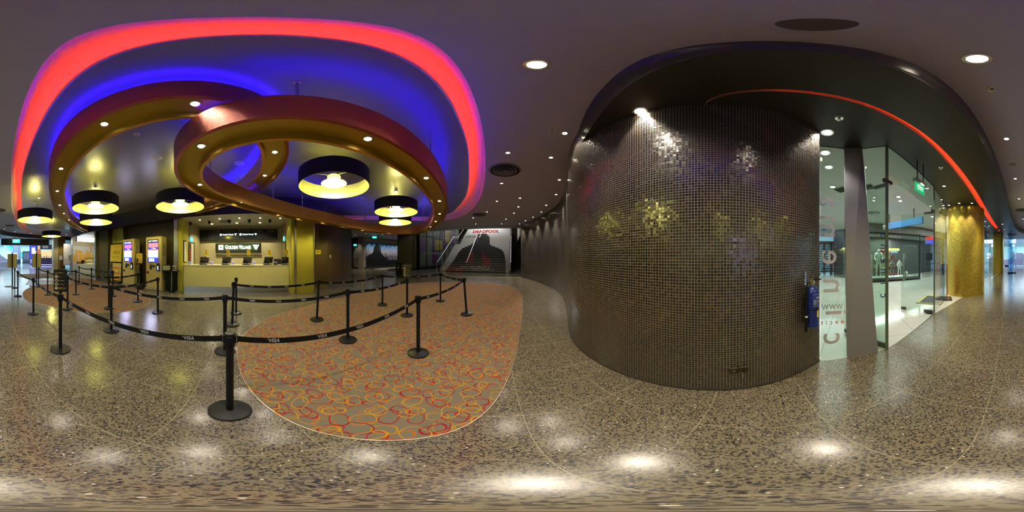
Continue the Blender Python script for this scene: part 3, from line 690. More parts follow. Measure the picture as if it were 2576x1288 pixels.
# counter alcove lamps
for i, (x, y) in enumerate([(531,562),(595,560),(654,560)]):
    p = at(x, y, 3.19); p.x = -7.95
    put_dl(p, 'bright downlight over the ticket counter, %s from the left' % ORD[i], 'bright downlights over the counter', 190, size=130, col=(1,.93,.62), src=big)
for i, (x, y) in enumerate([(498,551),(550,548),(601,546),(655,546),(706,548)]):
    p = at(x, y, 3.19); p.x = -6.9
    put_dl(p, 'small front row downlight over the counter top, %s from the left' % ORD[i], 'front row downlights over the counter', 22, size=110, col=(1,.92,.6))

# ------------------------------------------------------------------ other ceiling fittings
M_GRILLE = mat('grille_paint', (.22,.20,.20), .5); M_DARKV = mat('vent_dark', (.02,.02,.02), .8)
def diffuser(loc, R, label, m=M_GRILLE):
    root = thing('ceiling_air_diffuser', label, 'air diffuser', Vector(loc) - Vector((0,0,.002)), group='round ceiling air diffusers')
    b = MB(); b.lathe([(R*.9,-.025),(R,-.012),(R*1.04,0)], n=40, close=False); b.build('outer_ring', m, root)
    b = MB(); b.lathe([(.0,-.0015),(R*.95,-.0015)], n=32, close=False); b.build('duct_opening', M_DARKV, root)
    for k in (.74, .53, .33, .13):
        b = MB(); b.lathe([(R*k-.035,-.006),(R*k,-.028),(R*k+.012,-.026),(R*k-.02,-.004)], n=32, close=False); b.build('cone_ring', m, root)
diffuser(at(1270,428,HC), .38, 'large round air diffuser in the grey ceiling between the red cove and the mosaic wall')
diffuser(at(1206,540,HC), .38, 'round air diffuser in the grey ceiling farther off near the stairs')
diffuser(at(2572,529,HC), .35, 'round air diffuser in the grey ceiling towards the entrance, nearer one'); diffuser(at(25,567,HC), .35, 'round air diffuser in the grey ceiling towards the entrance, farther one')
_p = at(567,553,3.19); diffuser((-7.5, _p.y*7.5/abs(_p.x), 3.195), .30, 'round air diffuser over the ticket counter')
def speaker(loc, r, label, ring_m, in_m):
    root = thing('ceiling_speaker', label, 'ceiling speaker', loc)
    b = MB(); b.lathe([(r*.86,-.010),(r*1.0,-.006),(r*1.22,0)], n=40, close=False); b.build('rim', ring_m, root)
    b = MB(); b.lathe([(.0,-.006),(r*.86,-.009)], n=32, close=False); b.build('grille', in_m, root)
speaker(at(2055,62,HC), .105, 'round dark ceiling speaker directly overhead', M_CEIL, mat('speaker_mesh', (.14,.12,.115), .8, noise=.2, nscale=300))
speaker(at(395,397,HI), .09, 'pale round ceiling speaker in the recess between the rings', mat('speaker_white', (.55,.5,.4), .5), mat('speaker_white2', (.5,.46,.38), .5))
speaker(at(602,411,HI), .10, 'round ceiling speaker lit blue inside the lower ring', mat('speaker_white', (.55,.5,.4), .5), mat('speaker_white2', (.5,.46,.38), .5))
def sprinkler(loc, label):
    root = thing('ceiling_sprinkler', label, 'sprinkler', loc, group='ceiling sprinklers')
    b = MB(); b.lathe([(.045,-.004),(.05,0),(.0,0)], n=20); b.build('escutcheon', M_CHROME, root)
    b = MB(); b.lathe([(.0,-.045),(.022,-.043),(.024,-.036),(.008,-.033),(.010,0)], n=14); b.build('head', M_STEEL, root)
sprinkler(at(1389,329,HC), 'chrome sprinkler beside the nearest small downlight above the mosaic wall'); sprinkler(at(2111,298,HS), 'chrome sprinkler in the dark soffit by the mosaic wall end')
sprinkler(at(2495,226,HC), 'chrome sprinkler in the grey ceiling right of the gold column side downlight'); sprinkler(at(2367,422,HS), 'chrome sprinkler in the dark soffit over the glass doors'); sprinkler(at(1309,506,HC), 'small sprinkler by a downlight in front of the stairs'); sprinkler(at(344,338,HI), 'small sprinkler in the recess inside the upper ring'); sprinkler(at(911,496,HI), 'small sprinkler in the recess right of the largest looking pendant')
speaker(at(2548,414,HC), .07, 'pale round smoke detector cover in the grey ceiling on the entrance side', mat('det', (.3,.27,.25), .5), mat('det2', (.32,.29,.27), .5))
# ------------------------------------------------------------------ queue barrier posts
HP = .985
def make_post():
    root = thing('barrier_post', '', 'barrier post')
    b = MB(); b.lathe([(.0,0),(.148,0),(.152,.006),(.152,.020),(.147,.027),(.10,.033),(.045,.040),(.034,.043),(.0,.043)], n=48); b.build('base', M_BLACK, root, smooth=30)
    b = MB(); b.lathe([(.027,.04),(.027,HP-.10)], n=24); b.build('pole', M_BLACKP, root)
    b = MB(); b.lathe([(.030,HP-.125),(.034,HP-.12),(.036,HP-.09),(.036,HP-.004),(.030,HP)], n=24, close=False)
    for k in range(4):
        a = k * PI/2; b.box((.037*math.cos(a), .037*math.sin(a), HP-.052), (.019,.036,.066), a, bev=.003)
    b.build('belt_head', M_BLACKP, root)
    b = MB(); b.lathe([(.0,HP+.003),(.028,HP+.002),(.033,HP-.001)][::-1], n=24); b.build('cap', mat('cap_plastic', (.05,.05,.05), .25), root)
    return root
POSTS = {  # key: (photo column, row of the base, label, tilt)
 'a': (578,1033,'black barrier post nearest the camera, standing beside the tip of the large carpet', None),
 'b': (566,884,'black barrier post directly behind the nearest post, on bare stone floor', None),
 'c': (152,880,'black barrier post carrying the black board with four gold icons, entrance side', None),
 'd': (84,789,'black barrier post on stone floor just left of the icon board, before the small carpet', None),
 'e': (45,745,'black barrier post at the left rim of the small carpet before a beige board', None),
 'f': (37,724,'black barrier post standing right beside the beige board stand nearest the left edge', None),
 'g': (97,722,'black barrier post standing right beside the second beige board stand', None),
 'h': (120,742,'black barrier post on the small carpet between the beige board and the icon board', None),
 'i': (170,778,'black barrier post half hidden behind the black board with gold icons', None),
 'j': (191,741,'black barrier post in the middle of the small carpet, right of the icon board', None),
 'k': (230,727,'black barrier post on the small carpet in front of the dark gold wall', None),
 'l': (199,715,'thin looking far barrier post on the floor before the snack shop counter', None),
 'm': (280,832,'black barrier post on stone floor in front of the small carpet, belts both sides', None),
 'n': (274,777,'black barrier post just behind another, on the near edge of the small carpet', None),
 'o': (284,745,'black barrier post standing before the big yellow poster stand', None),
 'p': (347,759,'black barrier post before the left ticket machine on the rim of the small carpet', None),
 'q': (397,786,'black barrier post on dark floor in front of the right ticket machine', None),
 'r': (594,788,'black barrier post nearest the ticket counter, upright beside a leaning one', None),
 's': (584,817,'leaning black barrier post right in front of the one nearest the ticket counter', (-.035,0)),
 't': (797,806,'leaning black barrier post on the large carpet in front of the gold wall panel', (-.043,.017)),
 'u': (875,857,'black barrier post on the large carpet in the middle belt row', None),
 'v': (962,768,'black barrier post at the far left edge of the large carpet before the mural corridor', None),
 'w': (1024,795,'black barrier post on the large carpet carrying the dark green icon board', None),
 'x': (1052,890,'black barrier post on the large carpet in the front belt row, close to the camera', None),
 'y': (1108,758,'black barrier post farthest back on the large carpet, in front of the stairs', None),
 'z': (1174,792,'leaning black barrier post at the right corner of the belt rows on the large carpet', (.02,-.068)),
 'i2': (147,732,'black barrier post almost fully hidden behind the icon board, only its head showing', None)}
postpos = {}; POBJ = {}; pp = make_post()
from mathutils.geometry import intersect_point_tri_2d
def near_carpet(p):
    for poly in CARPETS:
        ins = False; n = len(poly); dm = 9
        for i in range(n):
            a, b = poly[i], poly[(i+1) % n]
            if (a.y > p.y) != (b.y > p.y) and p.x < (b.x-a.x)*(p.y-a.y)/(b.y-a.y) + a.x: ins = not ins
            dm = min(dm, (a.xy - p.xy).length)
        if ins or dm < .17: return True
    return False
for n_, (k, (x, y, lab, tilt)) in enumerate(POSTS.items()):
    p = at(x, y)
    p.z = .0095 if near_carpet(p) else 0
    if tilt: p.z += .009
    r = pp if n_ == 0 else dup(pp, p, 0, lab, tilt)
    if n_ == 0: pp.location = p; pp['label'] = lab; pp['group'] = 'black queue barrier posts'
    POBJ[k] = r
    sh = Vector((tilt[1]*HP, -tilt[0]*HP, 0)) if tilt else Vector()
    postpos[k] = p + sh
bpy.context.view_layer.update()

VISA_MB = None; ACC_MB = None
M_BELT = mat('belt_webbing', (.008,.008,.009), .6, noise=.1, spec=.2); M_PRINT = mat('belt_print', (.48,.47,.46), .6, noise=0); M_PRINTO = mat('belt_print_gold', (.55,.33,.08), .6, noise=0)
BELTS = [('f','e','black belt with white lettering between the leftmost pair of posts beside the beige board'),('e','d','black belt with white lettering along the left rim of the small carpet'),('d','c','black belt with white lettering running up to the post with the icon board'),('c','a','long black belt with white lettering from the icon board post to the nearest post'),
 ('a','x','long black belt with white lettering from the nearest post across the large carpet'),('x','z','black belt with white lettering from the front carpet post to the right corner post'),('z','y','black belt turned edge on between the corner post and the farthest post before the stairs'),
 ('y','v','black belt with white lettering in the back row, passing behind the dark green icon board'),('v','t','black belt with white lettering in the back row, crossing before the brown staff door'),('t','s','black belt with white lettering in the back row, crossing before the ticket counter'),('s','r','very short black belt between the leaning post and the one nearest the counter'),
 ('w','u','black belt with white lettering in the middle row, ending at the dark green icon board'),('u','b','long black belt with white lettering in the middle row, left end behind the nearest post'),('b','m','long black belt with white lettering in the middle row, crossing below the right ticket machine'),('m','q','black belt with white lettering rising to the post before the right ticket machine'),
 ('m','i','black belt with white lettering crossing the small carpet to behind the icon board'),('i','h','black belt mostly hidden behind the icon board, entrance side'),('h','g','black belt sloping from the beige board stand across the small carpet'),
 ('i2','j','short black belt right of the icon board, entering the middle of the small carpet'),('j','n','black belt with white lettering across the middle of the small carpet'),('n','p','black belt with white lettering crossing before the left ticket machine'),('l','k','black belt with white lettering in front of the snack shop counter'),('k','o','black belt with white lettering crossing before the dark gold wall to the poster stand')]
for n_, (k1, k2, lab) in enumerate(BELTS):
    a = postpos[k1].copy(); b_ = postpos[k2].copy(); a.z = b_.z = HP - .052
    d = b_ - a; Ltot = d.length
    for kk in (k1, k2):
        if POBJ.get(kk) and not POSTS[kk][3]: POBJ[kk].rotation_euler.z = math.atan2(d.y, d.x); POBJ[kk] = None
    u = d.normalized(); nrm = Vector((-u.y, u.x, 0)); a += u*(.066 if POSTS[k1][3] else .0555); b_ -= u*(.066 if POSTS[k2][3] else .0555); L_ = (b_-a).length
    sag = min(.055, .012 * Ltot * Ltot + .004); N = max(8, int(L_/.07)); O = a.copy(); O.z = 0
    P = [a.lerp(b_, i/N) - Vector((0,0, sag*4*(i/N)*(1-i/N))) - O for i in range(N+1)]
    m = MB(); up = Vector((0,0,.0245)); t = nrm*.0011
    for s in (1,-1):
        A_ = [p+up+t*s for p in P]; B_ = [p-up+t*s for p in P]
        m.strip(A_, B_) if s < 0 else m.strip(B_, A_)
    m.strip([p+up+t for p in P], [p+up-t for p in P]); m.strip([p-up-t for p in P], [p-up+t for p in P])
    for e in (P[0], P[-1]): m.box(e, (.012,.007,.058), math.atan2(u.y,u.x))
    o = m.build('barrier_belt', M_BELT, None, smooth=0, loc=O); tag(o, lab, 'barrier belt', 'printed queue barrier belts')
    step = .37; cnt = max(1, int(L_/step)); off = (L_ - cnt*step)/2
    for i in range(cnt):
        s_ = off + step*(i+.5); f_ = s_/L_; c = P[0].lerp(P[-1], f_); c.z = a.z - sag*4*f_*(1-f_)
        slope = -sag*4*(1-2*f_)/L_
        for sd in (1,-1):
            tang = (u + Vector((0,0,slope))).normalized() * (-sd); nn = nrm*sd
            # text reads left to right for whoever faces this side
            M = Matrix((tang, nn.cross(tang), nn)).transposed().to_4x4(); M.translation = c + nn*.0016
            if (nn.dot(-(c+O)) > 0):
                M0 = M.to_3x3().to_4x4(); tx = VISA_MB.copy() if VISA_MB else None
                if tx is None:
                    tm = MB(); tm.text('VISA', .043, Matrix(), shear=.2, bold=.022, sx=.92, ext=.0003, res=2); tx = tm.build('lettering', M_PRINT, o, smooth=0); VISA_MB = tx
                    am = MB(); am.add([(-.052,.0155,.0012),(-.040,.0155,.0012),(-.033,.004,.0012)], [(0,1,2)]); ax_ = am.build('lettering_accent', M_PRINTO, tx, smooth=0); ACC_MB = ax_
                else:
                    COL.objects.link(tx); tx.parent = o; ax_ = ACC_MB.copy(); COL.objects.link(ax_); ax_.parent = tx
                tx.matrix_local = M

# ------------------------------------------------------------------ boards on posts and sign stands
M_GOLDP = mat('gold_print', (.62,.45,.08), .5, noise=0); M_CREAMP = mat('cream_print', (.72,.66,.42), .5, noise=0)
def icon_board(k, lab, back, yaw=0.0):
    p = postpos[k]; z = HP + .03
    dirv = Vector((-p.x, -p.y, 0)).normalized(); dirv.rotate(Matrix.Rotation(yaw, 3, 'Z').to_euler())
    root = thing('queue_sign', lab, 'sign board', (p.x, p.y, z), 0, 'icon boards on the barrier posts')
    F = frame_at((0,0,.17), dirv, (0,0,1)); 
    b = MB(); b.box((0,0,0), (.205,.335,.012), M=F, bev=.003); b.build('panel', back, root)
    b = MB(); b.box((0,-.175,0), (.05,.03,.02), M=F); b.build('clamp', M_BLACKP, root)
    T = lambda x, y: F @ Matrix.Translation((x, y, .0068)); t = MB()
    t.text('For a speedier transaction, please\nget ready your preferred:', .0105, T(-.082,.118), align='LEFT'); t.build('lettering', M_GOLDP, root, smooth=0)
    for i, s in enumerate(('Movie','Screening time','No. of Tickets','Credit Card / Cash /\nPrepayment Card')):
        t = MB(); t.text(s, .014, T(-.028, .062 - i*.058), align='LEFT', bold=.01); t.build('lettering', M_GOLDP, root, smooth=0)
    for i in range(4):
        c = MB(); q = T(-.060, .062 - i*.058)
        ring_ = [(.024,0),(.0185,0)]
        vs = []; 
        for r in (.024,.0175):
            for j in range(24): vs.append((r*math.cos(2*PI*j/24), r*math.sin(2*PI*j/24), 0))
        c.add(vs, [(j, (j+1) % 24, 24+(j+1) % 24, 24+j) for j in range(24)], q)
        if i == 0: c.box((0,-.002,0), (.018,.012,.0006), M=q); c.box((.0,.008,0), (.018,.004,.0006), M=q @ Matrix.Rotation(.2,4,'Z'))
        if i == 1: c.box((0,.004,0), (.002,.012,.0006), M=q); c.box((.004,0,0), (.010,.002,.0006), M=q)
        if i == 2: c.text('#', .024, q)
        if i == 3: c.box((0,-.003,0), (.018,.011,.0006), M=q @ Matrix.Rotation(.25,4,'Z')); c.box((.0,.008,0), (.016,.003,.0006), M=q @ Matrix.Rotation(.25,4,'Z'))
        c.build('icon', M_CREAMP, root, smooth=0)
icon_board('c', 'black board with four round gold icons on the post nearest the small carpet', mat('board_black', (.008,.008,.008), .45), -.25)
icon_board('w', 'dark green black board with four round gold icons on a post of the large carpet', mat('board_green', (.030,.028,.010), .5), -.1)
M_BOARDG = mat('board_back', (.42,.35,.16), .5, noise=.05)
def beige_stand(x, y, lab):
    p = at(x, y); p.z = .010; root = thing('sign_stand', lab, 'sign stand', p, math.atan2(p.y, p.x) + PI/2 , 'beige board stands at the queue entrance')
    b = MB(); b.box((.16,0,.01), (.42,.28,.02), bev=.004); b.build('base', mat('stand_base', (.45,.4,.28), .35, .5), root)
    b = MB(); b.box((0,.03,.86), (.065,.05,1.70), bev=.005); b.build('pole', M_BLACKP, root)
    b = MB(); b.box((0,-.02,1.30), (.475,.022,.66), bev=.004); b.build('board', M_BOARDG, root)
    b = MB(); b.box((0,.062,1.30), (.066,.012,.68)); b.build('board_spine', M_BLACKP, root)
    b = MB()
    for sx in (-.235,.235): b.box((sx,-.018,1.30), (.012,.03,.67))
    for sz in (.965,1.635): b.box((0,-.018,sz), (.48,.03,.012))
    b.build('board_frame', mat('stand_frame', (.16,.13,.06), .5), root)
beige_stand(31, 720.3, 'beige board on a black pole seen from behind, the one nearest the photo left edge')
beige_stand(92, 718.6, 'beige board on a black pole seen from behind, nearer the snack shop')
def small_stand(x, y, lab, m, lines):
    p = at(x, y); p.z = .008; root = thing('sign_stand', lab, 'sign stand', p, math.atan2(p.y, p.x) + PI/2)
    b = MB(); b.lathe([(.0,0),(.16,0),(.16,.015),(.0,.02)], n=24); b.build('base', M_BLACK, root)
    b = MB(); b.lathe([(.018,.01),(.018,1.2)], n=12); b.build('pole', M_BLACK, root)
    b = MB(); b.box((0,.0,1.40), (.30,.03,.42), bev=.005); b.build('frame', M_BLACKP, root)
    b = MB(); b.box((0,.017,1.40), (.25,.004,.37)); pn = b.build('panel', m, root)
    if lines:
        b = MB()
        for i in range(7): b.box((0,.0195,1.54-i*.045), (.20 if i % 3 else .14,.001,.014))
        b.build('print_lines', mat('print_dark', (.05,.05,.05), .6), root)
small_stand(153, 690, 'slim black sign stand with a pale lilac panel before the brown entrance wall', mat('lilac_panel', (.62,.6,.7), .4, emit=(.62,.6,.72), es=.12), False)
small_stand(177, 689, 'slim black sign stand with a printed panel beside the steel edge of the snack shop', mat('sand_panel', (.55,.5,.38), .5), True)

# floor graphics at the entrance of the small queue
M_FLB = mat('floor_print_black', (.02,.02,.022), .35); M_FLY = mat('floor_print_gold', (.65,.48,.10), .4); M_FLW = mat('floor_print_white', (.7,.68,.6), .4); M_FLR = mat('floor_print_red', (.5,.03,.03), .4)
root = thing('floor_graphic', 'black printed floor banner with gold and white lines between the beige boards and snack shop', 'floor graphic', (-2.4,-8.6,.004))
Q = [at(64,716),at(182,713.5),at(190,704),at(72,704)]
def onq(u, v): return Q[0].lerp(Q[1], u).lerp(Q[3].lerp(Q[2], u), v)
O = Vector(root.location)
def fq(u0,u1,v0,v1,z): return [Vector((*onq(u0,v0)[:2],z))-O, Vector((*onq(u1,v0)[:2],z))-O, Vector((*onq(u1,v1)[:2],z))-O, Vector((*onq(u0,v1)[:2],z))-O]
b = MB(); b.quad(*fq(0,1,0,1,.0075)); b.build('banner', M_FLB, root, smooth=0)
b = MB(); b.quad(*fq(0,1,.0,.05,.009)); b.quad(*fq(0,1,.32,.37,.009)); b.quad(*fq(0,1,.93,1,.009)); b.quad(*fq(.47,.5,.05,.32,.009)); b.build('gold_lines', M_FLY, root, smooth=0)
b = MB(); b.quad(*fq(.3,.95,.62,.68,.009)); b.build('red_line', M_FLR, root, smooth=0)
b = MB()
for i in range(14): b.quad(*fq(.05+i*.065,.085+i*.065,.14,.24,.009)); 
for i in range(9): b.quad(*fq(.3+i*.07,.34+i*.07,.76,.86,.009))
b.build('print_marks', M_FLW, root, smooth=0)
# ------------------------------------------------------------------ ticket counter
M_LAM = mat('cream_laminate', (.78,.69,.32), .45, noise=.03); M_TOP = mat('counter_top', (.62,.55,.36), .3, noise=.04)
root = thing('ticket_counter', 'long curved cream ticket counter with a steel kick plate', 'counter', (-6.9,-.85,0)); O = Vector(root.location)
CP = smooth_row(catmull([(-6.46,-3.085),(-6.60,-2.3),(-6.72,-1.4),(-6.78,-.5),(-6.78,.4),(-6.74,1.395)], .1), False, 4)
sh = lambda d, z: [Vector((p.x - d, p.y, z)) - O for p in CP]
b = MB(); b.strip(sh(0,.24), sh(0,1.10)); b.strip(sh(.03,.24), sh(0,.24)); b.strip(sh(.6,1.10), sh(.6,.24)); b.build('front_panel', M_LAM, root, smooth=30)
b = MB(); b.strip(sh(.05,0), sh(.05,.24)); b.build('kick_plate', M_STEEL, root, smooth=30)
b = MB(); b.strip(sh(-.02,1.11), sh(-.02,1.165)); b.strip(sh(-.02,1.165), sh(.66,1.165)); b.strip(sh(.66,1.11), sh(-.02,1.11)); b.strip(sh(.66,1.165), sh(.66,1.11)); b.build('worktop', M_TOP, root, smooth=30)
ZC = 1.166
def cx_at(y): return min(CP, key=lambda p: abs(p.y - y)).x
M_SCR = mat('dark_screen', (.008,.009,.010), .12, noise=0); M_HOUS = mat('charcoal_housing', (.022,.022,.024), .4)
M_YEL = mat('yellow_card', (.80,.58,.02), .5, noise=.03, emit=(.8,.58,.02), es=.05); M_INK = mat('red_ink', (.45,.10,.02), .6, noise=0); M_INKD = mat('dark_ink', (.03,.02,.02), .6, noise=0)
ordl = ['leftmost','second','third','fourth','rightmost']
def pos_terminal():
    r = thing('ticket_terminal', '', 'ticket terminal')
    b = MB(); b.box((0,0,.015), (.22,.24,.03), bev=.006); b.build('base', M_HOUS, r)
    b = MB(); b.box((.0,-.02,.10), (.05,.10,.16), bev=.01); b.build('stand', M_HOUS, r)
    F = Matrix.Translation((0,.03,.21)) @ Matrix.Rotation(math.radians(-28),4,'X')
    b = MB(); b.box((0,0,0), (.40,.045,.30), M=F, bev=.012); b.build('screen_housing', M_HOUS, r)
    b = MB(); b.box((0,.0235,0), (.35,.002,.255), M=F); b.build('screen', M_SCR, r)
    b = MB(); b.box((.15,-.02,.03), (.12,.2,.06), bev=.01); b.build('receipt_printer', M_HOUS, r)
    return r
def qcard():
    r = thing('notice_card', '', 'notice card')
    b = MB(); b.tube([(0,0,0),(.01,0,.05),(.03,0,.10)], .007, 6); b.build('stalk', mat('clear_plastic', (.6,.6,.55), .3), r)
    F = Matrix.Translation((.045,0,.23)) @ Matrix.Rotation(.2,4,'Y')
    b = MB(); b.box((0,0,0), (.15,.006,.26), M=F); b.build('card', M_YEL, r)
    b = MB()
    b.box((0,.0036,.09), (.10,.0006,.03), M=F)
    for i in range(7): b.box((0,.0036,.045-i*.022), (.11 if i % 2 else .09,.0006,.008), M=F)
    b.build('print_lines', M_INK, r); return r
def pinpad():
    r = thing('card_terminal', '', 'card terminal')
    F = Matrix.Translation((0,0,.075)) @ Matrix.Rotation(math.radians(-25),4,'X')
    b = MB(); b.box((0,0,0), (.10,.035,.15), M=F, bev=.008); b.box((0,-.02,-.055), (.10,.11,.03), bev=.005, M=Matrix.Translation((0,0,.071))); b.build('body', mat('pale_plastic', (.62,.63,.68), .4, emit=(.6,.62,.7), es=.06), r)
    b = MB(); b.box((0,.0185,.030), (.085,.002,.055), M=F); b.build('blue_screen', glow('pin_blue', (.06,.10,.75), 1.6), r)
    b = MB(); b.box((0,.0185,-.030), (.06,.002,.04), M=F); b.build('keypad', mat('key_blue', (.08,.12,.45), .5), r); return r
P1, P2, P3 = pos_terminal(), qcard(), pinpad()
for i, x in enumerate((515.5,569.5,622,675,720)):
    y = onx(x,666,-6.98).y; X = cx_at(y) - .30; rz = -PI/2 + (.55,.45,.4,.3,.05)[i]
    lab = 'dark tilted ticket terminal on the cream counter, %s of five' % ordl[i]
    if i == 0: P1.location = (X,y,ZC); P1.rotation_euler.z = rz; P1['label'] = lab; P1['group'] = 'ticket terminals on the counter'
    else: dup(P1, (X,y,ZC), rz, lab)
    q = Vector((X-.10, y+.10, ZC+.30)); lab = 'yellow notice card clipped above the %s ticket terminal' % ordl[i]
    rz2 = -PI/2 + (.7,.5,.15,.1,.3)[i]
    if i == 0: P2.location = q; P2.rotation_euler.z = rz2; P2['label'] = lab; P2['group'] = 'yellow notice cards on the counter'
    else: dup(P2, q, rz2, lab)
for i, x in enumerate((480.5,533,585.5,638.5)):
    y = onx(x,666,-6.85).y; X = cx_at(y) - .20; lab = 'small white card terminal with blue screen on the counter, %s from the left' % ORD[i]
    rz = -PI/2 + (0,.1,.5,.5)[i]
    if i == 0: P3.location = (X,y,ZC); P3.rotation_euler.z = rz; P3['label'] = lab; P3['group'] = 'card terminals on the counter'
    else: dup(P3, (X,y,ZC), rz, lab)
y = onx(693,660,-7.0).y
r = thing('telephone', 'white telephone handset between the fourth and last ticket terminals', 'telephone', (-7.0,y,ZC), -PI/2)
b = MB(); b.box((0,0,.03), (.16,.2,.05), bev=.012); b.build('base', M_HOUS, r)
b = MB(); b.tube([(-.07,0,.07),(-.05,0,.11),(0,0,.125),(.05,0,.11),(.07,0,.07)], .016, 8); b.build('handset', mat('white_plastic', (.7,.68,.6), .4), r)
y = onx(697,660,-7.5).y
r = thing('printer', 'dark desktop printer behind the telephone at the right of the counter', 'printer', (-7.42,y,ZC), -PI/2)
b = MB(); b.box((0,0,.12), (.34,.28,.20), bev=.02); b.build('body', M_HOUS, r)
b = MB(); b.box((0,.01,.245), (.32,.24,.05), bev=.015); b.build('scanner_lid', mat('grey_lid', (.08,.08,.08), .4), r)
b = MB(); b.box((0,.16,.08), (.24,.06,.012)); b.build('paper_tray', M_BLACKP, r)
# menu screens and the lit sign on the back wall
M_SCREENW = glow('screen_white', (.85,1,.95), 1.5)
XW = -8.70
edges = [onx(x,590,XW).y for x in (501,549.5,598.8,649,698)]
proto_s = None
def logo(t, F, s):
    """square emblem, name, and pointed flag, all in the panel plane"""
    sq = [(-.5,-.5,0),(.5,-.5,0),(.5,.5,0),(-.5,.5,0)]; hole = [(-.16,-.16,0),(.16,-.16,0),(.16,.16,0),(-.16,.16,0)]
    A = Matrix.Translation((-2.55*s,0,0)) @ Matrix.Scale(.36*s*2,4)
    t.add(sq + hole, [(0,1,5,4),(1,2,6,5),(2,3,7,6),(3,0,4,7)], F @ A)
    t.text('Golden Village', .80*s, F @ Matrix.Translation((.0,0,0)), sx=.70, bold=.02, ext=.0005, small=True)
    V = Matrix.Translation((2.62*s,0,0)) @ Matrix.Scale(.72*s,4)
    t.add([(-.62,.5,0),(.32,.5,0),(.02,-.5,0),(-.05,-.5,0)], [(0,3,2,1)], F @ V)
    for k in range(5):
        y0 = .5 - k*.21; y1 = y0 - .13; xo = lambda yy: .40 - (.5-yy)*.33; t.add([(xo(y0)+.06,y0,0),(xo(y0)+.26-(k*.025),y0,0),(xo(y1)+.26-(k*.025),y1,0),(xo(y1)+.06,y1,0)], [(0,3,2,1)], F @ V)
for i in range(4):
    y0, y1 = edges[i], edges[i+1]; yc = (y0+y1)/2; w_ = y1-y0-.012; z0, z1 = 2.40, 3.02
    r = thing('wall_menu_screen', ['black switched off menu screen at the left end above the lit sign','black menu screen with white cinema name, left of two','black menu screen with white cinema name, right of two','black switched off menu screen at the right end above the lit sign'][i], 'menu screen', (XW,yc,(z0+z1)/2), group='menu screens behind the counter')
    b = MB(); b.box((0,0,0), (.06,w_,z1-z0), bev=.006); b.build('housing', M_BLACKP, r)
    b = MB(); b.box((.0315,0,.01), (.002,w_-.03,z1-z0-.05)); b.build('display', M_SCR, r)
    b = MB(); b.box((.032,0,-(z1-z0)/2+.015), (.002,.06,.012)); b.build('maker_badge', mat('badge_grey', (.3,.3,.3), .3), r)
    if i in (1,2):
        t = MB(); logo(t, frame_at((.034,0,0),(1,0,0)), .155); t.build('lettering', M_SCREENW, r, smooth=0)
y0, y1 = onx(542,620,-8.66).y, onx(657,620,-8.66).y; z1, z0 = onx(600,611.5,-8.66).z, onx(600,632.5,-8.66).z
r = thing('lit_sign', 'long black sign with glowing white cinema name on the counter back wall', 'sign', (-8.70,(y0+y1)/2,(z0+z1)/2))
b = MB(); b.box((0,0,0), (.10,y1-y0,z1-z0), bev=.006); b.build('backing_panel', mat('sign_green_black', (.006,.011,.006), .35), r)
t = MB(); logo(t, frame_at((.075,0,0),(1,0,0)), .362); t.build('lettering', glow('sign_letters', (.93,1,.74), 4), r, smooth=0)
b = MB(); b.box((-.03,0,-(z1-z0)/2-.09), (.05,y1-y0,.17)); b.build('lower_ledge', mat('ledge', (.12,.10,.05), .5), r)
area((-8.5,(y0+y1)/2,(z0+z1)/2), 3, 2.0, .3, (.7,1,.35), (-1,0,0))
# alcove doors, green exit signs, frames, cameras
M_BRD = mat('door_brown', (.10,.075,.03), .45)
def on_side(x0, x1, yt, yb, Y, name, m, th=.03, parent=None, dz=0):
    pa, pb = ony(x0,yt,Y), ony(x1,yt,Y); zt = (pa.z+pb.z)/2; zb_ = 0 if yb is None else (ony(x0,yb,Y).z+ony(x1,yb,Y).z)/2
    b = MB(); b.box(((pa.x+pb.x)/2, Y, (zt+zb_)/2), (abs(pb.x-pa.x), th, zt-zb_)); return b.build(name, m, parent), pa, pb, zt, zb_
o, *_ = on_side(474,489.5,609,None,-3.11,'door_1',M_BRD,.05); tag(o, kind='structure')
on_side(476.5,486.5,613,None,-3.085,'door_opening',mat('store_room_dark', (.03,.012,.01), .6),.012,o)
on_side(480.6,486.5,613,None,-3.075,'door_leaf',mat('door_leaf_cream', (.50,.47,.33), .5),.02,o)
for k in range(4):
    on_side(476.8,480.2,626+k*8,631+k*8,-3.07,'stock_box',mat('stock_red', (.35,.03,.02), .5),.02,o)
o, *_ = on_side(707,719,609,None,1.41,'door_2',mat('door_brown2', (.055,.035,.015), .45),.05); tag(o, kind='structure')
on_side(709,718,612.5,None,1.375,'door_leaf',mat('door_leaf_olive', (.12,.10,.025), .45),.02,o)
on_side(709.5,713.5,610.5,613,1.35,'door_closer',M_STEEL,.05,o)
M_EXITB = glow('exit_cyan', (.05,.75,.85), 1.3); M_EXITW = glow('exit_white', (.7,1,1), 2.0); M_PLAST = mat('pale_housing', (.5,.5,.42), .5)
def exit_box(p, nrm, w_, h_, lab, word='EXIT', face=None):
    r = thing('exit_sign', lab, 'exit sign', p, group='illuminated exit signs'); F = frame_at((0,0,0), nrm)
    b = MB(); b.box((0,h_*.36,-.02), (w_,h_*.3,.05), M=F, bev=.005); b.build('housing', M_PLAST, r)
    b = MB(); b.box((0,-h_*.14,-.01), (w_*.96,h_*.66,.02), M=F); b.build('lit_panel', face or M_EXITB, r)
    t = MB(); t.text(word, h_*.42, F @ Matrix.Translation((0,-h_*.14,.002)), sx=.85, ext=.0004); t.build('lettering', M_EXITW, r, smooth=0)
exit_box(ony(482.5,600.5,-3.08), (0,1,0), .34,.34, 'small cyan exit sign above the open door at the counter left side')
exit_box(ony(713.5,598.5,1.38), (0,-1,0), .34,.34, 'small cyan exit sign above the closed door at the counter right side')
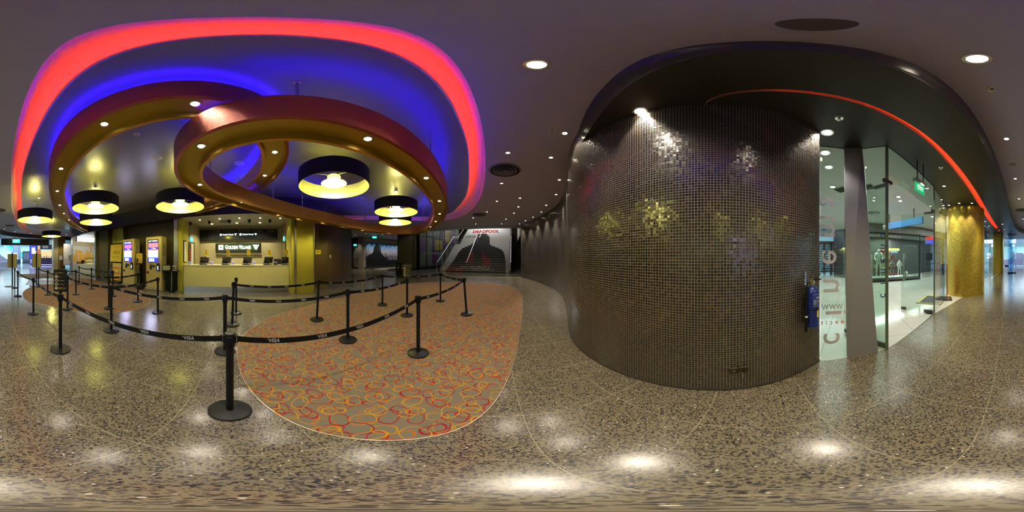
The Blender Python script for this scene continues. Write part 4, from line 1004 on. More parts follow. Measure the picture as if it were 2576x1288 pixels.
r = thing('picture_frame', 'black framed pale notice on the gold jamb left of the counter', 'notice frame', ony(465.5,633,-3.09)); F = frame_at((0,0,0),(0,1,0))
b = MB(); b.box((0,0,0), (.30,1.0,.03), M=F, bev=.004); b.build('frame', M_BLACKP, r)
b = MB(); b.box((0,0,.017), (.23,.90,.003), M=F); b.build('sheet', mat('pale_sheet', (.62,.62,.52), .5), r)
def dome(loc, lab):
    r = thing('security_camera', lab, 'security camera', loc, group='dark ceiling cameras over the counter')
    b = MB(); b.lathe([(.07,-.03),(.075,0),(.0,0)], n=20, close=False); b.build('mount', M_BLACKP, r)
    b = MB(); b.lathe([(.0,-.16),(.035,-.14),(.055,-.10),(.06,-.03)], n=20, close=False); b.build('housing', M_BLACKP, r)
    b = MB(); b.cyl((.03,0,-.12),(.075,0,-.135), .02, 12); b.build('lens', M_SCR, r)
for i, (x, yy) in enumerate([(479,556),(526.5,552),(576.5,550),(627.5,549.5),(679,551)]):
    p = at(x, yy, 3.14); k = -7.25/p.x; dome((-7.25, p.y*k, 3.195), 'dark camera under the counter ceiling, %s from the left' % ORD[i])

# ------------------------------------------------------------------ ticket machines
M_KIO = mat('machine_beige', (.72,.55,.22), .42, .1, noise=.04); M_KIO2 = mat('machine_side', (.66,.58,.32), .45, noise=.04)
S_BLUE = glow('screen_blue', (.04,.05,.62), 1.5); S_WHITE = glow('screen_paper', (.95,.97,1), 2.6); S_RED = glow('screen_coral', (.95,.22,.20), 1.6); S_PINK = glow('screen_pink', (.9,.16,.45), 1.6); S_BLK = mat('screen_black', (.01,.01,.015), .2)
def kiosk(y0, y1, lab, top):
    W_ = y1 - y0; Hh = 2.43
    r = thing('ticket_machine', lab, 'ticket machine', (-6.0,(y0+y1)/2,0), group='tall ticket machines')
    b = MB(); b.box((-.20,.02,.03), (.56,W_+.10,.06), bev=.01); b.build('base_plate', mat('base_pale', (.5,.46,.3), .4), r)
    b = MB(); b.box((-.23,0,Hh/2+.03), (.42,W_*.97,Hh-.06), bev=.02); b.build('cabinet', M_KIO2, r)
    b = MB(); b.box((-.01,0,Hh/2+.03), (.03,W_,Hh-.06), bev=.012); b.build('front_panel', M_KIO, r)
    X = lambda f: -W_/2 + f*W_
    b = MB(); b.box((.008,X(.47),1.78), (.012,W_*.67,1.05)); b.build('screen_frame', S_BLK, r)
    def band(f0,f1,z0,z1,m,n,d=.0155): b = MB(); b.box((d,X((f0+f1)/2),(z0+z1)/2), (.002,(f1-f0)*W_,z1-z0)); return b.build(n, m, r)
    band(.15,.79,2.17,2.29,top,'title_bar'); band(.15,.79,2.13,2.17,S_BLUE,'screen_band')
    band(.18,.79,1.95,2.13,S_PINK if top is S_BLUE else S_RED,'screen_banner'); band(.15,.79,1.85,1.95,S_BLUE,'screen_band'); band(.15,.79,1.80,1.85,S_RED,'screen_band')
    band(.15,.79,1.50,1.80,S_WHITE,'screen_page'); band(.15,.79,1.465,1.50,glow('screen_sky', (.15,.35,.8), 1.5),'screen_band'); band(.15,.79,1.27,1.465,S_BLUE,'screen_band')
    for k in range(3): band(.22+k*.12,.31+k*.12,1.30,1.44,S_WHITE,'screen_tile',.017)
    t = MB(); t.text('HOT TICKETS', .085, frame_at((.018,X(.47),2.23),(1,0,0)), sx=.95, bold=.02, ext=.0003); t.text('7 Titles', .075, frame_at((.018,X(.52),1.895),(1,0,0)), ext=.0003); t.build('lettering', S_WHITE, r, smooth=0)
    def dev(f0,f1,z0,z1,m,n,d=.03): b = MB(); b.box((.005+d/2,X((f0+f1)/2),(z0+z1)/2), (d,(f1-f0)*W_,z1-z0), bev=.004); return b.build(n, m, r)
    o = dev(.27,.40,.93,1.18,M_HOUS,'card_reader'); b = MB(); b.box((.036,X(.335),1.14), (.002,.06,.05)); b.build('reader_label', mat('label_white', (.6,.58,.5), .5), o)
    dev(.43,.59,1.04,1.13,M_HOUS,'receipt_slot'); o = dev(.70,.90,.85,1.22,M_HOUS,'code_scanner')
    b = MB(); b.box((.036,X(.79),1.02), (.002,.05,.16)); b.build('scanner_light', glow('scan_white', (.6,.7,1), 2), o); b = MB(); b.box((.036,X(.80),.87), (.002,.14,.03)); b.build('scanner_strip', glow('scan_green', (.03,.45,.12), .5), o)
    o = dev(.06,.22,.73,.84,mat('slot_red', (.4,.06,.03), .4),'ticket_slot'); b = MB(); b.box((.036,X(.14),.775), (.002,.08,.03)); b.build('slot_mouth', S_BLK, o)
    for k in (.05,.95):
        for z in (.12,2.37): b = MB(); b.lathe([(.012,0),(.010,.006),(.0,.007)], n=10, M=Matrix.Translation((.005,X(k),z)) @ Matrix.Rotation(PI/2,4,'Y')); b.build('screw', M_STEEL, r)
    for z0 in (1.55,.45):
        b = MB()
        for k in range(6): b.box((-.33+k*.035,W_*.97/2+.001,z0+.28), (.012,.002,.55))
        b.build('side_vents', mat('vent_brown', (.10,.085,.05), .6), r)
    b = MB(); b.box((-.2,0,Hh+.015), (.05,.10,.03)); b.build('top_lock', M_STEEL, r)
kiosk(-6.40,-5.55,'beige ticket machine with lit touch screen, the left one beside the yellow poster stand', S_BLUE)
kiosk(-4.80,-3.92,'beige ticket machine with lit touch screen, the right one nearer the counter', S_BLK)
area((-5.75,-4.36,1.7), 9, .5, .9, (.55,.6,1), (1,0,-.2)); area((-5.75,-5.98,1.7), 9, .5, .9, (.55,.55,1), (1,0,-.2))
# poster stand
M_POST = mat('poster_yellow', (.85,.62,.04), .5, noise=.02); M_NAVY = mat('poster_navy', (.015,.02,.06), .5); M_POSTO = mat('poster_orange', (.75,.22,.03), .5)
r = thing('poster_stand', 'tall black poster stand with two yellow posters left of the ticket machines', 'poster stand', (-6.12,-7.14,0)); F = Matrix.Translation((0,0,1.15)) @ Matrix.Rotation(math.radians(-3),4,'Y')
F = F @ frame_at((0,0,0),(1,0,0))
b = MB(); b.box((0,0,-.02), (1.08,2.28,.03), M=F, bev=.005); b.build('frame', M_BLACKP, r)
b = MB(); b.box((0,.57,.0), (1.0,1.0,.008), M=F); p1 = b.build('upper_poster', M_POST, r)
b = MB(); b.box((0,-.50,.0), (1.0,.98,.008), M=F); p2 = b.build('lower_poster', M_POST, r)
T = lambda x, y: F @ Matrix.Translation((x,y,.0048))
t = MB(); t.text('DO NOT QUEUE FOR TIX\nCOLLECTION*', .075, T(.02,.93), ext=.0003); t.build('red_lettering', mat('poster_red', (.6,.08,.02), .5), p1, smooth=0)
t = MB(); t.text('Redeem with', .06, T(0,.72), ext=.0003); t.text('iQUICK TIX', .12, T(.05,.60), bold=.02, ext=.0003); t.text('(refer to confirmation email)', .042, T(0,.50), ext=.0003); t.text('Please proceed directly to\ncinema hall for entry', .062, T(0,.33), ext=.0003); t.text('*Terms and conditions apply', .035, T(0,.14), ext=.0003); t.build('dark_lettering', M_INKD, p1, smooth=0)
b = MB(); b.box((-.36,-.48,.0055), (.24,.92,.003), M=F); b.build('navy_column', M_NAVY, p2)
t = MB(); t.text('3', .12, T(-.36,-.35) @ Matrix.Translation((0,0,.003)), ext=.0003); t.text('Easy Steps', .055, T(-.36,-.45) @ Matrix.Translation((0,0,.003)), ext=.0003); t.build('white_lettering', M_FLW, p2, smooth=0)
b = MB()
for yy in (-.28,-.58,-.88): b.box((.13,yy,.0055), (.70,.10,.002), M=F); b.add([(-.20,yy-.05,.006),(-.06,yy-.05,.006),(-.13,yy-.12,.006)], [(0,2,1)], F)
b.build('orange_bands', M_POSTO, p2)
b = MB()
for yy in (-.17,-.46,-.76): b.box((.34,yy,.0055), (.13,.20,.003), M=F)
b.build('phone_pictures', mat('pict_grey', (.5,.52,.5), .5), p2)
t = MB(); t.text('OPEN', .06, T(-.08,-.12), ext=.0003); t.text('SCAN', .06, T(-.08,-.42), ext=.0003); t.text('ENTER', .06, T(-.08,-.72), ext=.0003); t.build('step_lettering', M_INKD, p2, smooth=0)
t = MB(); logo(t, T(0,-1.06) @ Matrix.Translation((0,0,.012)), .115); t.build('lettering', mat('gold_letter', (.6,.42,.06), .4), r, smooth=0)
# notice stand between the machines
r = thing('sign_stand', 'black sign stand with a small yellow notice between the two ticket machines', 'sign stand', (-5.80,-5.02,0), 0); 
b = MB(); b.lathe([(.0,0),(.17,0),(.17,.015),(.0,.025)], n=28); b.build('base', M_BLACK, r)
b = MB(); b.lathe([(.016,.01),(.016,1.2)], n=12); b.build('pole', M_BLACKP, r)
F = frame_at((.03,0,1.42),Vector((.77,.64,0))); b = MB(); b.box((0,0,0), (.34,.56,.025), M=F, bev=.004); b.build('frame', M_BLACKP, r)
b = MB(); b.box((0,.03,.0135), (.29,.45,.002), M=F); pn = b.build('notice', M_POST, r)
b = MB(); b.box((-.09,-.08,.0155), (.09,.20,.002), M=F); b.build('navy_block', M_NAVY, pn)
b = MB()
for k in range(3): b.box((.05,-.02-k*.065,.0155), (.16,.02,.002), M=F)
b.build('orange_bands', M_POSTO, pn)
b = MB()
for k in range(6): b.box((0,.215-k*.027,.0155), (.20 if k % 2 else .24,.008,.001), M=F)
b.build('print_lines', M_INK, pn)
t = MB(); t.text('GOLDEN VILLAGE', .03, F @ Matrix.Translation((0,-.235,.0135)), ext=.0003); t.build('lettering', mat('gold_letter', (.6,.42,.06), .4), r, smooth=0)
# shelf with printer and card terminal beside the right machine
r = thing('shelf_table', 'narrow black shelf table on a chrome leg right of the ticket machines', 'shelf table', (-6.1,-3.53,0))
b = MB(); b.box((0,0,.905), (.36,.70,.025), bev=.004); b.build('shelf', M_BLACKP, r)
b = MB(); b.cyl((.08,.10,.02),(.08,.10,.895), .016, 12); b.build('leg', M_CHROME, r)
b = MB(); b.lathe([(.0,.0),(.15,.0),(.15,.012),(.0,.02)], (.08,.10,0), 24); b.build('foot', M_BLACK, r)
b = MB(); b.box((-.10,-.05,.45), (.12,.45,.88)); b.build('back_panel', M_BLACKP, r)
r = thing('ticket_printer', 'boxy cream ticket printer on the black shelf beside the right machine', 'printer', (-6.08,-3.70,.92), .3)
b = MB(); b.box((0,0,.11), (.26,.28,.20), bev=.02); b.build('body', mat('cream_plastic', (.62,.56,.36), .45), r)
b = MB(); b.box((.0,0,.225), (.2,.2,.03), bev=.01); b.build('lid', M_HOUS, r); b = MB(); b.box((.131,0,.10), (.002,.2,.012)); b.build('paper_slot', M_HOUS, r)
r = thing('card_terminal', 'grey white card terminal on the black shelf beside the steel corner strip', 'card terminal', (-6.06,-3.33,.92), .2)
F = Matrix.Translation((0,0,.11)) @ Matrix.Rotation(math.radians(20),4,'Y'); b = MB(); b.box((0,0,0), (.05,.12,.22), M=F, bev=.012); b.box((-.01,0,-.09), (.14,.12,.035), bev=.008, M=Matrix.Translation((0,0,.11))); b.build('body', mat('pale_plastic2', (.55,.52,.42), .4), r)
b = MB(); b.box((.0265,0,.05), (.002,.085,.06), M=F); b.build('screen', M_SCR, r); b = MB(); b.box((.0265,0,-.045), (.002,.08,.07), M=F); b.build('keypad', M_HOUS, r)
# staff door in the brown wall
o = MB(); o.box((-7.735,3.235,1.2), (.04,.80,2.4)); d = tag(o.build('door_3', M_WOOD), kind='structure')
b = MB(); b.box((-7.712,2.84,1.2), (.012,.012,2.4)); b.box((-7.712,3.63,1.2), (.012,.012,2.4)); b.box((-7.712,3.235,2.4), (.012,.80,.012)); b.build('door_gap', mat('door_gap', (.03,.018,.006), .5), d)
b = MB(); b.cyl((-7.72,3.50,1.16),(-7.66,3.50,1.16), .012, 10); b.cyl((-7.66,3.51,1.16),(-7.66,3.38,1.16), .011, 10); b.box((-7.712,3.50,1.12), (.006,.05,.16)); b.build('door_handle', M_CHROME, d)
b = MB(); b.box((-7.712,3.235,.1), (.004,.76,.2)); b.build('kick_plate', mat('brass_plate', (.45,.33,.08), .35, .8), d)
p = onx(800.5,634,-7.70); r = thing('door_notice', 'small yellow notice on the brown staff door', 'notice', p)
F = frame_at((0,0,0),(1,0,0)); b = MB(); b.box((0,0,0), (.30,.22,.006), M=F); b.build('plate', M_YEL, r)
b = MB(); b.box((0,.03,.0036), (.22,.012,.0006), M=F); b.box((0,0,.0036), (.22,.012,.0006), M=F); b.build('print_lines', M_INKD, r)
p = onx(831.3,645.5,-7.66); r = thing('access_reader', 'small pale access keypad on the brown wall right of the staff door', 'access reader', p)
b = MB(); b.box((-.02,0,0), (.04,.11,.18), bev=.008); b.build('body', mat('reader_pale', (.45,.42,.25), .5), r); b = MB(); b.box((.001,0,.05), (.003,.04,.02)); b.build('status_light', glow('led_green', (.1,.9,.1), 1.5), r)

# ------------------------------------------------------------------ snack shop
M_WHT = mat('white_laminate', (.62,.62,.58), .4); M_ORG = mat('print_orange', (.80,.42,.05), .5, noise=.1)
SY = -12.25
r = thing('snack_counter', 'white snack shop counter with a glass cake display', 'counter', (-7.4,SY,0))
b = MB(); b.box((0,0,.40), (2.35,.6,.80), bev=.01); b.build('front', M_WHT, r)
b = MB(); b.box((.85,0,.84), (.62,.62,.08), bev=.01); b.build('raised_end', M_WHT, r)
b = MB(); b.box((-.33,0,.82), (1.70,.62,.04), bev=.005); b.build('worktop', M_TOP, r)
b = MB(); b.box((-.75,.305,.62), (.75,.02,.40)); b.build('grey_front_panel', mat('laminate_grey', (.40,.39,.36), .4), r)
r = thing('cake_display', 'glass cake display case on the white snack shop counter', 'display case', (-7.75,SY,.845))
b = MB(); b.box((0,.27,.27), (1.6,.01,.50)); b.box((0,0,.52), (1.6,.54,.01)); b.build('glass', GLASS, r)
for xx in (-.8,-.12,.8): b = MB(); b.box((xx,.27,.27), (.03,.03,.54)); b.build('frame_post', M_BLACKP, r)
b = MB(); b.box((0,.27,.53), (1.63,.03,.03)); b.build('frame_rail', M_BLACKP, r)
for z in (.03,.28): b = MB(); b.box((0,-.02,z), (1.55,.42,.012)); b.build('shelf', mat('shelf_glow', (.7,.66,.45), .4, emit=(1,.9,.55), es=.5), r)
random.seed(3)
for k in range(22):
    xx = -.72 + (k % 11)*.144; z = .04 if k < 11 else .29
    col = random.choice([(.6,.35,.08),(.7,.55,.2),(.45,.2,.06),(.2,.45,.1),(.75,.6,.35),(.6,.15,.05)])
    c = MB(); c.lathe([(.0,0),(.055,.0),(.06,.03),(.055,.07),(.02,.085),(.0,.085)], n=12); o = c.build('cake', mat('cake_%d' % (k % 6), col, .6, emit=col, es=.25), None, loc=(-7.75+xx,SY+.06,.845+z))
    tag(o, 'small cake or pastry on the %s shelf of the snack display, %s from the right' % ('lower' if k < 11 else 'upper', ORD[k % 11]), 'pastry', 'pastries in the glass display')
r = thing('cash_register', 'dark tilted cash register on the snack shop counter left of the cakes', 'cash register', (-6.78,SY,.885)); b = MB(); b.box((0,0,.03), (.26,.28,.06), bev=.01); b.build('base', M_HOUS, r); b = MB(); b.box((0,0,.2), (.32,.05,.26), M=Matrix.Rotation(-.4,4,'X'), bev=.01); b.build('screen', M_SCR, r)
r = thing('storage_box', 'brown box at the left end of the snack shop counter', 'box', (-6.42,SY,.885)); b = MB(); b.box((0,0,.08), (.28,.3,.16), bev=.01); b.build('body', mat('box_brown', (.25,.08,.02), .5), r); b = MB(); b.box((0,0,.17), (.29,.31,.02), bev=.005); b.build('lid', mat('box_lid', (.3,.1,.03), .5), r)
r = thing('hanging_light_box', 'glowing white hanging menu light box in the snack shop', 'light box', (-6.62,-11.4,2.90), .12)
b = MB(); b.box((0,0,0), (1.75,.16,.40), bev=.02); b.build('lit_panel', glow('lightbox_white', (.85,.93,1), 3), r)
for xx in (-.9,.9): b = MB(); b.box((xx,0,0), (.04,.17,.44)); b.build('end_cap', M_STEEL, r)
for xx in (-.7,.7): b = MB(); b.cyl((xx,0,.20),(xx,0,.295), .02, 8); b.build('hanger', M_STEEL, r)
r = thing('wall_mural', 'white and orange skyline mural on the snack shop back wall', 'mural', (-7.42,-13.095,1.62)); F = frame_at((0,0,0),(0,1,0))
b = MB(); b.box((0,.02,0), (2.35,1.66,.02), M=F); b.build('panel', mat('mural_white', (.66,.65,.62), .5), r)
b = MB()
for k in range(46):
    x = random.uniform(-1.05,1.0); w_ = random.uniform(.08,.24); h_ = random.uniform(.10,.34); y = random.uniform(-.6,.38)
    b.box((x,y,.0105+k*.0001), (w_,h_,.002), M=F)
for k in range(8): b.box((-1.0+k*.28,-.35+.1*(k % 2),.0105), (.22,.5+.2*((k*7) % 3),.003), M=F)
b.box((.75,.55,.011), (.16,.5,.002), M=F)
b.build('orange_shapes', M_ORG, r)
b = MB(); b.box((-7.42,-13.09,2.80), (2.35,.02,.7)); b.build('trim_cream_band', mat('cream_band', (.62,.52,.30), .5), None); tag(bpy.data.objects['trim_cream_band'], kind='structure')
area((-7.2,-11.0,3.1), 34, 1.8, 2.4, (1,.96,.85))
for i, (p_, lab) in enumerate([((-6.45,-14.45,0),'tall white hoarding panel between the snack shop and the brown entrance wall')]):
    r = thing('hoarding_panel', lab, 'panel', p_, math.radians(0)); b = MB(); b.box((0,0,1.70), (1.05,.06,2.07), rz=.05, bev=.01); b.build('panel', mat('panel_white', (.72,.70,.73), .35, noise=.04), r)
    b = MB(); b.box((0,.034,1.16), (1.04,.006,.02), rz=.05); b.build('panel_joint', mat('joint_grey', (.2,.2,.2), .5), r)
    b = MB()
    for xx in (-.4,.4): b.box((xx,-.05,.35), (.06,.04,.7))
    b.build('support', M_BRDARK, r)
# ------------------------------------------------------------------ gold columns
def circle(cx, cy, r, n=72): return [Vector((cx + r*math.cos(2*PI*i/n), cy + r*math.sin(2*PI*i/n), 0)) for i in range(n)]
ribbon_uv('pillar_gold_near', circle(2.385,-6.35,.784), 0, HS, MOS_G, closed=True)
ribbon_uv('pillar_gold_far', circle(2.52,-14.65,.67), 0, HS, MOS_G, closed=True)
# ------------------------------------------------------------------ glass front
M_FIT = mat('dark_patch_fitting', (.10,.095,.085), .3, .8); M_SEAL = mat('glass_edge', (.10,.14,.09), .25)
M_LETW = mat('frosted_letter', (.40,.40,.46), .5, noise=.02); M_LETB = mat('blue_letter', (.015,.02,.16), .5); M_LETR = mat('red_letter', (.55,.04,.02), .5); M_LETG = mat('grey_letter', (.28,.34,.33), .5)
def pane(name, a, b_, z0, z1, a2=None, b2=None, th=.012, parent=None, m=None):
    """thin sheet between two plan points; a2/b2: where its top edge stands"""
    a2 = a2 or a; b2 = b2 or b_; d = Vector((b_[0]-a[0], b_[1]-a[1], 0)).normalized(); n = Vector((-d.y, d.x, 0)) * th/2
    A, B_, C_, D_ = Vector((*a,z0)), Vector((*b_,z0)), Vector((*b2,z1)), Vector((*a2,z1))
    b = MB(); b.add([A-n,B_-n,C_-n,D_-n,A+n,B_+n,C_+n,D_+n], [(0,1,2,3),(7,6,5,4),(0,4,5,1),(1,5,6,2),(2,6,7,3),(3,7,4,0)])
    o = b.build(name, m or GLASS, parent, smooth=0)
    if parent is None: tag(o, kind='structure')
    return o
g0b, g1b, g0t, g1t = (1.975,-.665), (1.905,-1.005), (2.29,-.76), (2.235,-1.125)
pA = pane('window_1', g0b, g1b, 0, HS, g0t, g1t)
pB = pane('wall_grey_panel', (1.905,-1.005), (1.835,-1.46), 0, HS, (2.235,-1.125), (2.105,-1.365), .03, None, mat('grey_lilac_panel', (.20,.20,.235), .38, .25, noise=.04))
pC = pane('window_2', (1.84,-1.475), (1.80,-1.60), 0, HS, (2.11,-1.38), (1.80,-1.60))
# lettering on the leaning pane, mirrored as seen from inside
zc = Vector((g0b[0]-g1b[0], g0b[1]-g1b[1], 0)).normalized(); right = -zc
bm_ = (Vector((*g0b,0)) + Vector((*g1b,0)))/2; tm_ = (Vector((*g0t,HS)) + Vector((*g1t,HS)))/2
upv = (tm_ - bm_).normalized(); nrm = right.cross(upv).normalized()
if nrm.x > 0: nrm = -nrm
def on_pane(u, z, flipn=.008):
    return bm_.lerp(tm_, z/HS) + right*u + nrm*flipn
def mir(u, z): M = Matrix((upv, right, nrm)).transposed().to_4x4(); M.translation = on_pane(u, z); return M
t = MB()
for ch, z, u in (('c',.36,.03),('i',.76,.06),('n',1.14,.03),('e',1.53,.0),('m',1.97,-.02),('a',2.36,-.03)): t.text(ch, .46, mir(u-.03, z), ext=.0005, bold=.006)
t.build('lettering', M_LETW, pA, smooth=0)
t = MB(); M = Matrix((-right, upv, nrm)).transposed().to_4x4(); M.translation = on_pane(-.02,.62); t.text('excit', .10, M, ext=.0005, sp=1.6); t.build('red_lettering', M_LETR, pA, smooth=0)
t = MB(); M = Matrix((-right, upv, nrm)).transposed().to_4x4(); M.translation = on_pane(-.02,.86); t.text('www', .17, M, ext=.0005, sx=.8); t.build('grey_lettering', M_LETG, pA, smooth=0)
d_ = Vector((1.80-1.84, -1.60+1.475, 0)).normalized(); n_ = Vector((d_.y, -d_.x, 0)); n_ = n_ if n_.x < 0 else -n_
t = MB()
for ch, z in (('c',.96),('i',1.15),('n',1.33),('e',1.48),('m',1.66),('a',1.86)):
    M = Matrix((Vector((0,0,1)), d_, n_)).transposed().to_4x4(); M.translation = Vector((1.815,-1.555,z)) + n_*.012; t.text(ch, .17, M, ext=.0005)
t.build('blue_lettering', M_LETB, pC, smooth=0)
# door posts, transom and the two open leaves
J0, J1 = (1.80,-1.62), (2.22,-3.60)
tr = pane('window_3', J0, J1, 2.76, HS)
for nm_, J in (('trim_12', J0), ('trim_13', J1)):
    b = MB(); b.box((J[0],J[1],HS/2), (.022,.022,HS)); b.box((J[0],J[1]+.03 if J is J0 else J[1]-.03,HS/2), (.014,.014,HS)); struct(nm_, b, M_SEAL, smooth=0)
    b = MB(); b.box((J[0]+.02,J[1]-.02 if J is J0 else J[1]+.02,2.75), (.05,.20,.06), rz=.2, bev=.005); struct(nm_ + '_fitting', b, M_FIT, smooth=0)
def leaf(hinge, free, name):
    o = pane(name, hinge, free, .02, 2.72); h = Vector((*hinge,0)); f_ = Vector((*free,0)); d = (f_-h).normalized(); a = math.atan2(d.y, d.x)
    b = MB(); b.box(h + d*.12 + Vector((0,0,.05)), (.24,.04,.09), rz=a, bev=.004); b.box(h + d*.12 + Vector((0,0,2.70)), (.24,.04,.06), rz=a, bev=.004); b.build('patch_fitting', M_FIT, o)
    b = MB(); b.box(f_ - d*.08 + Vector((0,0,.06)), (.14,.045,.08), rz=a, bev=.004); b.build('door_lock', M_FIT, o)
    n = Vector((-d.y, d.x, 0)); b = MB()
    for s in (-1,1):
        q = f_ - d*.10 + n*s*.05; b.cyl(q + Vector((0,0,.85)), q + Vector((0,0,1.62)), .018, 12)
    for z in (.98,1.48): b.cyl(f_ - d*.10 - n*.05 + Vector((0,0,z)), f_ - d*.10 + n*.05 + Vector((0,0,z)), .010, 8)
    b.build('door_handle', M_CHROME, o)
leaf((1.82,-1.64), (2.72,-1.38), 'door_4'); leaf((2.24,-3.58), (3.12,-3.32), 'door_5')
b = MB(); b.box((1.93,-1.62,.006), (.20,.10,.012), rz=.3); b.box((2.28,-3.5,.006), (.2,.10,.012), rz=.3); struct('trim_14', b, M_STEEL, smooth=0)
pane('window_4', (2.24,-3.66), (2.78,-5.35), 0, HS); pane('window_5', (2.5,-7.2), (2.35,-13.9), 0, HS)
b = MB(); b.box((2.42,-10.55,HS-.03), (.06,6.7,.05), rz=.022); b.box((2.42,-10.55,.02), (.06,6.7,.04), rz=.022); struct('trim_15', b, M_STEEL, smooth=0)
t = MB()
for ch, z in (('c',1.2),('i',1.5),('n',1.8),('e',2.1),('m',2.4),('a',2.75)):
    M = Matrix(((0,0,1),(0,-1,0),(-1,0,0))).transposed().to_4x4(); M.translation = (2.455,-9.6,z); t.text(ch, .38, M, ext=.0005)
tag(t.build('trim_letters', M_LETW, smooth=0), kind='structure')
# exit sign on rods
r = thing('exit_sign', 'green EXIT sign hung on two rods before the glass doors', 'exit sign', (1.78,-2.41,2.93), .0); F = frame_at((0,0,0),(-1,-.12,0))
b = MB()
for s in (-.11,.11): q = F @ Vector((s,.12,0)); b.cyl(q, (q.x,q.y,.57), .010, 8)
b.build('rod', M_BLACKP, r)
b = MB(); b.box((0,.075,-.02), (.36,.085,.09), M=F, bev=.008); b.build('housing', mat('pale_housing2', (.42,.40,.39), .4), r)
b = MB(); b.box((0,-.06,-.01), (.34,.19,.012), M=F); b.build('lit_panel', glow('exit_green', (.0,.42,.13), 1.0), r)
t = MB(); t.text('EXIT', .13, F @ Matrix.Translation((.02,-.06,-.003)), sx=.85, bold=.01, ext=.0004); t.build('lettering', glow('exit_letters', (.75,1,.85), 1.6), r, smooth=0)
b = MB(); b.box((.03,.028,.03), (.10,.012,.02), M=F); b.build('lamp', glow('exit_lamp', (.9,1,.95), 8), r)

# ------------------------------------------------------------------ shopping corridor behind the glass
c = MB(); c.poly([[(2.3,2.2),(16,2.2),(16,-14),(3.6,-14),(3.6,-6.2),(2.85,-5.4),(2.26,-3.62),(1.82,-1.62),(2.12,-1.37),(2.25,-1.15),(2.32,-.75)]], HS-.012, True); struct('ceiling_corridor', c, mat('white_ceiling', (.60,.62,.58), .6), smooth=0)
b = MB(); b.quad((2.5,2.2,0),(16,2.2,0),(16,2.2,3.5),(2.5,2.2,3.5)); b.quad((13.2,2.2,0),(13.2,-8,0),(13.2,-8,3.5),(13.2,2.2,3.5)); struct('wall_corridor', b, mat('pale_wall', (.50,.54,.56), .5), smooth=0)
S = [(8.9,-5.1),(7.7,-5.35),(6.5,-8.7),(6.3,-11.6),(6.3,-14.0)]
b = MB()
for i in range(4): b.quad((*S[i],2.92),(*S[i+1],2.92),(*S[i+1],3.49),(*S[i],3.49))
struct('wall_shop_fascia', b, mat('board_concrete', (.16,.145,.125), .7, noise=.3, nscale=9), smooth=0)
def sline(i, u): return Vector((*S[i],0)).lerp(Vector((*S[i+1],0)), u)
shop_n = Vector((.94,.33,0))
b = MB(); off_ = Vector((2.6,.2,0))
for i in range(4): p, q = Vector((*S[i],0))+off_, Vector((*S[i+1],0))+off_; b.quad((p.x,p.y,0),(q.x,q.y,0),(q.x,q.y,3.4),(p.x,p.y,3.4))
struct('wall_shop_back', b, mat('shop_dark', (.05,.05,.052), .5, noise=.3, nscale=3), smooth=0)
b = MB(); b.poly([[S[0],S[1],S[2],S[3],S[4],(9,-14),(9,-11.5),(9.2,-8.5),(10.4,-6),(10.4,-5.2)]], 2.95, True); struct('ceiling_shop', b, mat('shop_ceiling', (.35,.37,.36), .6), smooth=0)
r = thing('shop_window', 'black framed lit shop window with pale figures across the corridor', 'shop window', (*S[1],0)); O = Vector(r.location)
def bar(p, q, th, nm): b = MB(); b.tube([Vector(p)-O, Vector(q)-O], th, 4); return b.build(nm, M_BLACK, r, smooth=0)
for i in (1,2): bar((*S[i],0), (*S[i],3.0), .08, 'post')
bar((*S[1],2.90),(*S[2],2.90),.07,'head_rail'); bar((*S[1],.12),(*S[2],.12),.10,'sill_rail'); bar((*S[2],2.90),(*S[3],2.90),.06,'head_rail'); bar((*S[3],0),(*S[3],3),.07,'post')
pg = pane('window_6', S[1], S[2], .2, 2.9)
b = MB(); p, q = Vector((*S[1],0)), Vector((*S[2],0)); nn_ = Vector((.95,.30,0)); b.prism([tuple((p+nn_*.1)[:2]), tuple((p+nn_*1.2)[:2]), tuple((q+nn_*1.2)[:2]), tuple((q+nn_*.1)[:2])], 0, .24); b.build('display_plinth', mat('plinth_white', (.45,.46,.44), .5), r).location = -O
# display figures: plain shop mannequins
def mannequin(loc, rz, s, m, lab, pose=0):
    V = [(0,0,.95),(0,0,1.15),(0,.01,1.36),(0,.0,1.50),(0,-.03,1.58),(0,-.035,1.68),(.19,0,1.42),(.25,-.04,1.16),(.20,-.22,1.05),(-.19,0,1.42),(-.26,-.03,1.16),(-.2,-.2,1.0),(.10,0,.90),(.12,-.02,.50),(.13,.02,.09),(.13,-.13,.04),(-.10,0,.90),(-.13,-.02,.50),(-.15,.02,.09),(-.15,-.13,.04)]
    Ed = [(0,1),(1,2),(2,3),(3,4),(4,5),(2,6),(6,7),(7,8),(2,9),(9,10),(10,11),(0,12),(12,13),(13,14),(14,15),(0,16),(16,17),(17,18),(18,19)]
    R_ = [.15,.13,.17,.075,.115,.10,.075,.06,.05,.075,.06,.05,.10,.08,.05,.04,.10,.08,.05,.04]
    me = bpy.data.meshes.new('m'); me.from_pydata([Vector(v)*s for v in V], Ed, []); o = bpy.data.objects.new('m', me); COL.objects.link(o)
    k = o.modifiers.new('s', 'SKIN'); 
    for i, v in enumerate(me.skin_vertices[0].data): v.radius = (R_[i]*s, R_[i]*s*.85)
    me.skin_vertices[0].data[0].use_root = True
    o.modifiers.new('u', 'SUBSURF').levels = 1
    dg = bpy.context.evaluated_depsgraph_get(); m2 = bpy.data.meshes.new_from_object(o.evaluated_get(dg)); bpy.data.objects.remove(o)
    m2.materials.clear(); m2.materials.append(m); m2.polygons.foreach_set('use_smooth', [True]*len(m2.polygons)); m2.name = 'mannequin'
    q = bpy.data.objects.new('mannequin', m2); COL.objects.link(q); q.location = loc; q.rotation_euler.z = rz; return tag(q, lab, 'mannequin')
